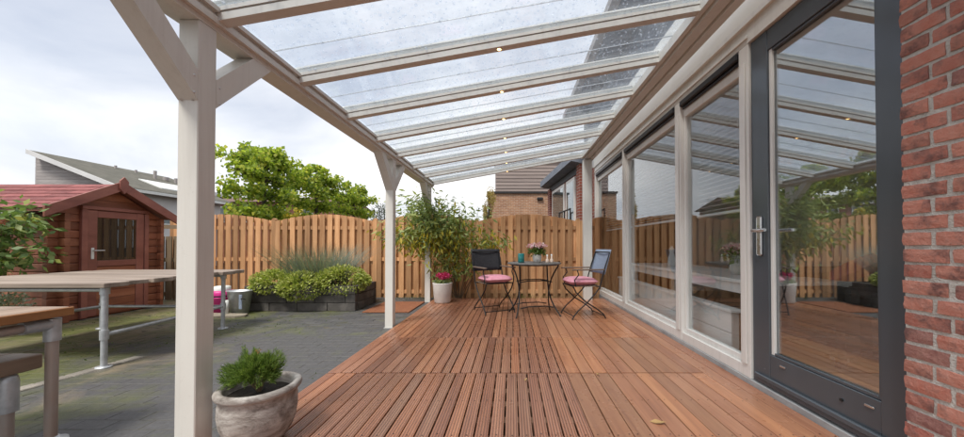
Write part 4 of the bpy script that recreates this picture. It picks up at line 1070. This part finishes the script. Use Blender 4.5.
leaves('low_leaves', ball(60, (-5.72, 3.62, .78), (.16, .12, .12), .1), 'leaf_grass', hy, (.12, .20), .6, .5)
sthy = MB()
for k in range(14): sthy.tube([(-6.05+random.gauss(0, .06), 4.0, -.03), (-6.05+random.gauss(0, .1), 3.98, .5), (-6.05+random.gauss(0, .3), 3.95, 1.2)], [.009, .007, .003], 5, False)
sthy.build('stems', 'twig', hy)
mound('silver_plant', 'low silvery-leaved plant under the big plank table by the shed', (-5.75, 3.85, .26), (.22, .2, .22), 700, 'leaf_silver', (.03, .05))

# ------------------------------------------------------------------ trees beyond the fence
def pleached(x, y, top, hw, n, label, sc=1.0):
    t = thing('pleached_tree', label, 'tree', (x, y, -.15), 'row of pleached trees beyond the fence')
    MB().tube([(x, y, -.15), (x+.02, y, 1.2), (x-.02, y+.02, 2.4), (x, y, top-.35)], [.085, .07, .055, .025], 9).build('trunk', 'bark', t)
    br = MB(); P = []; tiers = [1.75, 2.28, 2.78, top-.62]
    for z in tiers:
        for s_ in (-1, 1):
            ln = hw*random.uniform(.88, 1.05)
            pts_ = [(x+random.gauss(0, .04), y+s_*ln*q, z+.10*q+random.gauss(0, .03)) for q in (0, .33, .66, 1)]
            br.tube(pts_, [.032, .026, .018, .008], 6)
            for c_ in range(9):
                q = (c_+.5)/9; c = np.array((x+random.gauss(0, .22), y+s_*ln*q*1.05, z+.12+random.gauss(0, .06)))
                P.append(ball(int(n/56), c, (.32*sc, .24*sc, .22*sc), .2))
                if random.random() < .8:
                    br.tube([(x, y+s_*ln*q, z+.1*q), tuple(c)], [.010, .004], 4, False)
    for _ in range(12):
        c = np.array((x+random.gauss(0, .2), y+random.uniform(-hw*.75, hw*.75), top-.42+random.uniform(0, .40))); P.append(ball(int(n/44), c, (.19, .16, .17), .2))
        br.tube([(x, c[1]*.9+y*.1, top-.6), tuple(c)], [.010, .003], 4, False)
    br.build('branches', 'bark', t)
    leaves('crown', np.concatenate(P), 'leaf_linden', t, (.06, .125), .9, .35)
pleached(-6.85, 9.4, 3.78, 1.12, 5200, 'largest pleached tree with tiered green crown nearest the shed')
pleached(-6.85, 11.9, 3.72, 1.2, 4600, 'pleached tree with tiered crown between its larger and smaller neighbours')
pleached(-6.8, 14.6, 3.55, 1.25, 3800, 'smallest pleached tree at the far end of the clipped row')
def bushy(name, label, c, r, n, mat, size, asp=.5, cat='tree', base=-.15):
    t = thing(name, label, cat, (c[0], c[1], base))
    MB().tube([(c[0], c[1], base), (c[0]+.03, c[1], c[2]-r[2]*.3), (c[0], c[1], c[2]+r[2]*.5)], [.07, .05, .02], 8).build('trunk', 'bark', t)
    P = []; br = MB()
    for _ in range(30):
        d = RNG.normal(size=3); d /= np.linalg.norm(d); cc_ = np.array(c)+d*np.array(r)*random.uniform(.35, .9)
        P.append(ball(n//30, cc_, np.array(r)*.26, .1)); br.tube([(c[0], c[1], c[2]-r[2]*.4), tuple(cc_)], [.015, .004], 4, False)
    br.build('branches', 'bark', t); leaves('crown', np.concatenate(P), mat, t, size, asp, .2)
bushy('grey_willow', 'loose grey-green shrub tree beyond the fence behind the middle post', (-6.1, 16.2, 2.1), (.75, .6, 1.3), 2600, 'leaf_grey', (.06, .12), .25)
bushy('yellowing_shrub', 'yellowing shrub showing below the pleached trees over the fence', (-5.7, 8.9, 1.45), (.5, .35, .5), 1200, 'leaf_yellow', (.06, .1), .6, 'shrub')
bushy('golden_cypress', 'slender golden tree beside the far brick wall', (-.85, 12.6, 2.1), (.26, .26, 1.35), 3600, 'leaf_gold', (.04, .08), .4)

# ------------------------------------------------------------------ buildings beyond
wh = thing('white_house', 'white house with grey gable and single-pitch mossy roof behind the shed', 'house', (-18, 18, -.15))
ya, yb2 = 14.0, 19.0
def X(px, Y): return (px-512)/340*Y
xg0, xg1 = X(35, ya), X(113, ya-.1)
zap, zlo = 4.70, 3.25
xr0, xr1 = X(25, ya-.37), X(116, ya-.37)
def rz_(x): return zap+(zlo-zap)*(x-xr0)/(xr1-xr0)
gb = MB().prism([(xg0, -.15), (xg1, -.15), (xg1, rz_(xg1)-.12), (xg0, rz_(xg0)-.12)], ya, yb2, 'y').build('wall', 'house_white', wh)
z = 1.0
while z < rz_(xg0)-.2:
    xm = min(xg1, xr0+(z+.14-zap)/(zlo-zap)*(xr1-xr0)) if z+.14 > rz_(xg1)-.12 else xg1
    if xm > xg0+.2: MB().box(xg0, xm-.05, ya-.03, ya-.001, z, z+.128).build('siding_board', 'siding_grey', gb)
    z += .135
rfm = MB().prism([(xr0, zap), (xr1, zlo), (xr1, zlo+.14), (xr0, zap+.14)], ya-.35, yb2+.3, 'y').build('roof', 'roof_moss', wh)
MB().prism([(xr0-.02, zap-.02), (xr1+.02, zlo-.02), (xr1+.02, zlo+.16), (xr0-.02, zap+.16)], ya-.39, ya-.352, 'y').build('verge_board', 'house_white', rfm)
MB().box(xr1+.001, xr1+.10, ya-.35, yb2+.3, zlo-.02, zlo+.10).build('gutter', 'white_plastic', rfm)
def on_roof(x, h): return rz_(x)+.14+h
x0_, x1_ = xr0+1.9, xr0+3.0
MB().add([(x0_, 16.0, on_roof(x0_, .05)), (x1_, 16.0, on_roof(x1_, .05)), (x1_, 18.6, on_roof(x1_, .05)), (x0_, 18.6, on_roof(x0_, .05)), (x0_, 16.0, on_roof(x0_, -.01)), (x1_, 16.0, on_roof(x1_, -.01)), (x1_, 18.6, on_roof(x1_, -.01)), (x0_, 18.6, on_roof(x0_, -.01))], [(0, 1, 2, 3), (0, 4, 5, 1), (1, 5, 6, 2), (2, 6, 7, 3), (3, 7, 4, 0)]).build('skylight', 'white_plastic', rfm)
for (q, yy, h, r_) in ((.35, 16.4, .16, .05), (.45, 17.2, .16, .05), (1.0, 17.6, .42, .07), (1.2, 18.5, .28, .08), (.95, 18.2, .18, .12)):
    x = xr0+q; zz = rz_(x)+.12
    MB().tube([(x, yy, zz), (x, yy, zz+h)], r_, 10).build('vent_pipe', 'siding_grey', rfm)
for (ya_, yb_) in ((15.75, 16.5), (18.2, 18.9)):
    fw = MB().box(xg1+.001, xg1+.05, ya_, yb_, 1.95, 2.5).build('window', 'white_plastic', wh); MB().box(xg1+.051, xg1+.06, ya_+.06, yb_-.06, 2.01, 2.44).build('pane', 'small_glass', fw)
# lower wing farther back
fwg = thing('flat_roofed_house', 'low house with pale eaves beyond the white house', 'house', (-24, 29, -.15))
MB().box(-30.5, -24.6, 27, 32, -.15, 5.0).build('wall', 'siding_brown', fwg); MB().box(-30.9, -24.2, 26.7, 32.3, 5.01, 5.3).build('roof', 'house_white', fwg)
# terracotta brick house behind the trees
bhs = thing('brick_terrace', 'terracotta brick house with white windows behind the pleached trees', 'house', (-16, 24, -.15))
MB().box(-20.0, -11.9, 22, 28, -.15, 3.75).build('wall', 'brick_terracotta', bhs)
MB().prism([(22-.4, 3.76), (28.4, 3.76), (25, 4.5)], -20.3, -11.6, 'x').build('roof', 'roof_tile', bhs)
for x in (-19.2, -17.6, -15.4, -13.6):
    wv = MB().box(x, x+.75, 21.94, 21.999, 2.45, 3.5).build('window', 'white_plastic', bhs)
    MB().box(x+.08, x+.67, 21.925, 21.939, 2.53, 3.42).build('pane', 'small_glass', wv)
# buff brick building with brown siding, facing the deck
fb = thing('brick_outbuilding', 'buff brick building with brown board siding beyond the fence', 'building', (1.2, 16, -.15))
MB().box(X(488, 15), 4.6, 15, 21, -.15, 3.28).build('wall', 'brick_buff', fb)
MB().box(X(488, 15)-.05, 4.65, 14.93, 21, 3.281, 3.36).build('coping', 'dark_iron', fb)
us = MB().box(X(496, 15.2), 4.6, 15.2, 20.8, 3.361, 4.75).build('upper_wall', 'siding_brown', fb)
for k in range(9):
    z = 3.37+k*.153; MB().prism([(15.199, z), (15.155, z), (15.175, z+.147), (15.199, z+.147)], X(496, 15.2)-.03, 4.6, 'x').build('siding_board', 'siding_brown', us)
MB().box(X(496, 15.2)-.12, 4.7, 15.08, 20.9, 4.751, 4.83).build('roof_edge', 'dark_iron', fb)
lmp = MB().box(X(537, 15), X(543, 15), 14.90, 14.998, 2.98, 3.10, .02).build('wall_lamp', 'dark_iron', fb)
# neighbouring extension along the house line
nb = thing('neighbour_extension', 'red brick extension with dark gutter and cream windows past the fence', 'building', (0, 0, 0))
MB().box(.0, 2.5, .3, 3.3, -.15, 2.70).build('wall', 'brick_red_y', nb)
MB().box(-.06, .10, -.05, .22, -.15, 3.0).build('pier', 'brick_red_y', nb); MB().box(-.06, .1, 3.05, 3.36, -.15, 2.78).build('pier', 'brick_red_y', nb)
MB().box(-.02, 2.5, .3, 3.3, 2.701, 2.86).build('lintel', 'dark_iron', nb)
MB().prism([(-.28, 2.90), (-.05, 2.86), (2.6, 2.86), (2.6, 3.2), (-.28, 3.08)], -.1, 3.5, 'y').build('gutter', 'house_slate', nb)
for k, (a, b) in enumerate(((.45, 1.25), (1.42, 2.85))):
    wv = MB().box(-.035, -.001, a, b, 1.0, 2.66).build('window', 'cream_frame', nb)
    MB().box(-.042, -.036, a+.10, b-.10, 1.08, 2.58).build('pane', 'small_glass', wv)
rl = MB()
for z in (1.25, 1.55, 1.85): rl.tube([(-.20, .25, z), (-.20, 1.3, z)], .02, 6)
for y in (.25, .78, 1.3): rl.tube([(-.20, y, .9), (-.20, y, 1.87)], .018, 6)
for y in (.25, 1.3): rl.tube([(-.20, y, 1.55), (-.03, y, 1.55)], .015, 6)
rl.build('railing', 'dark_iron', nb)
at_root(nb, (1.60, 7.78, 0), R(6.3))
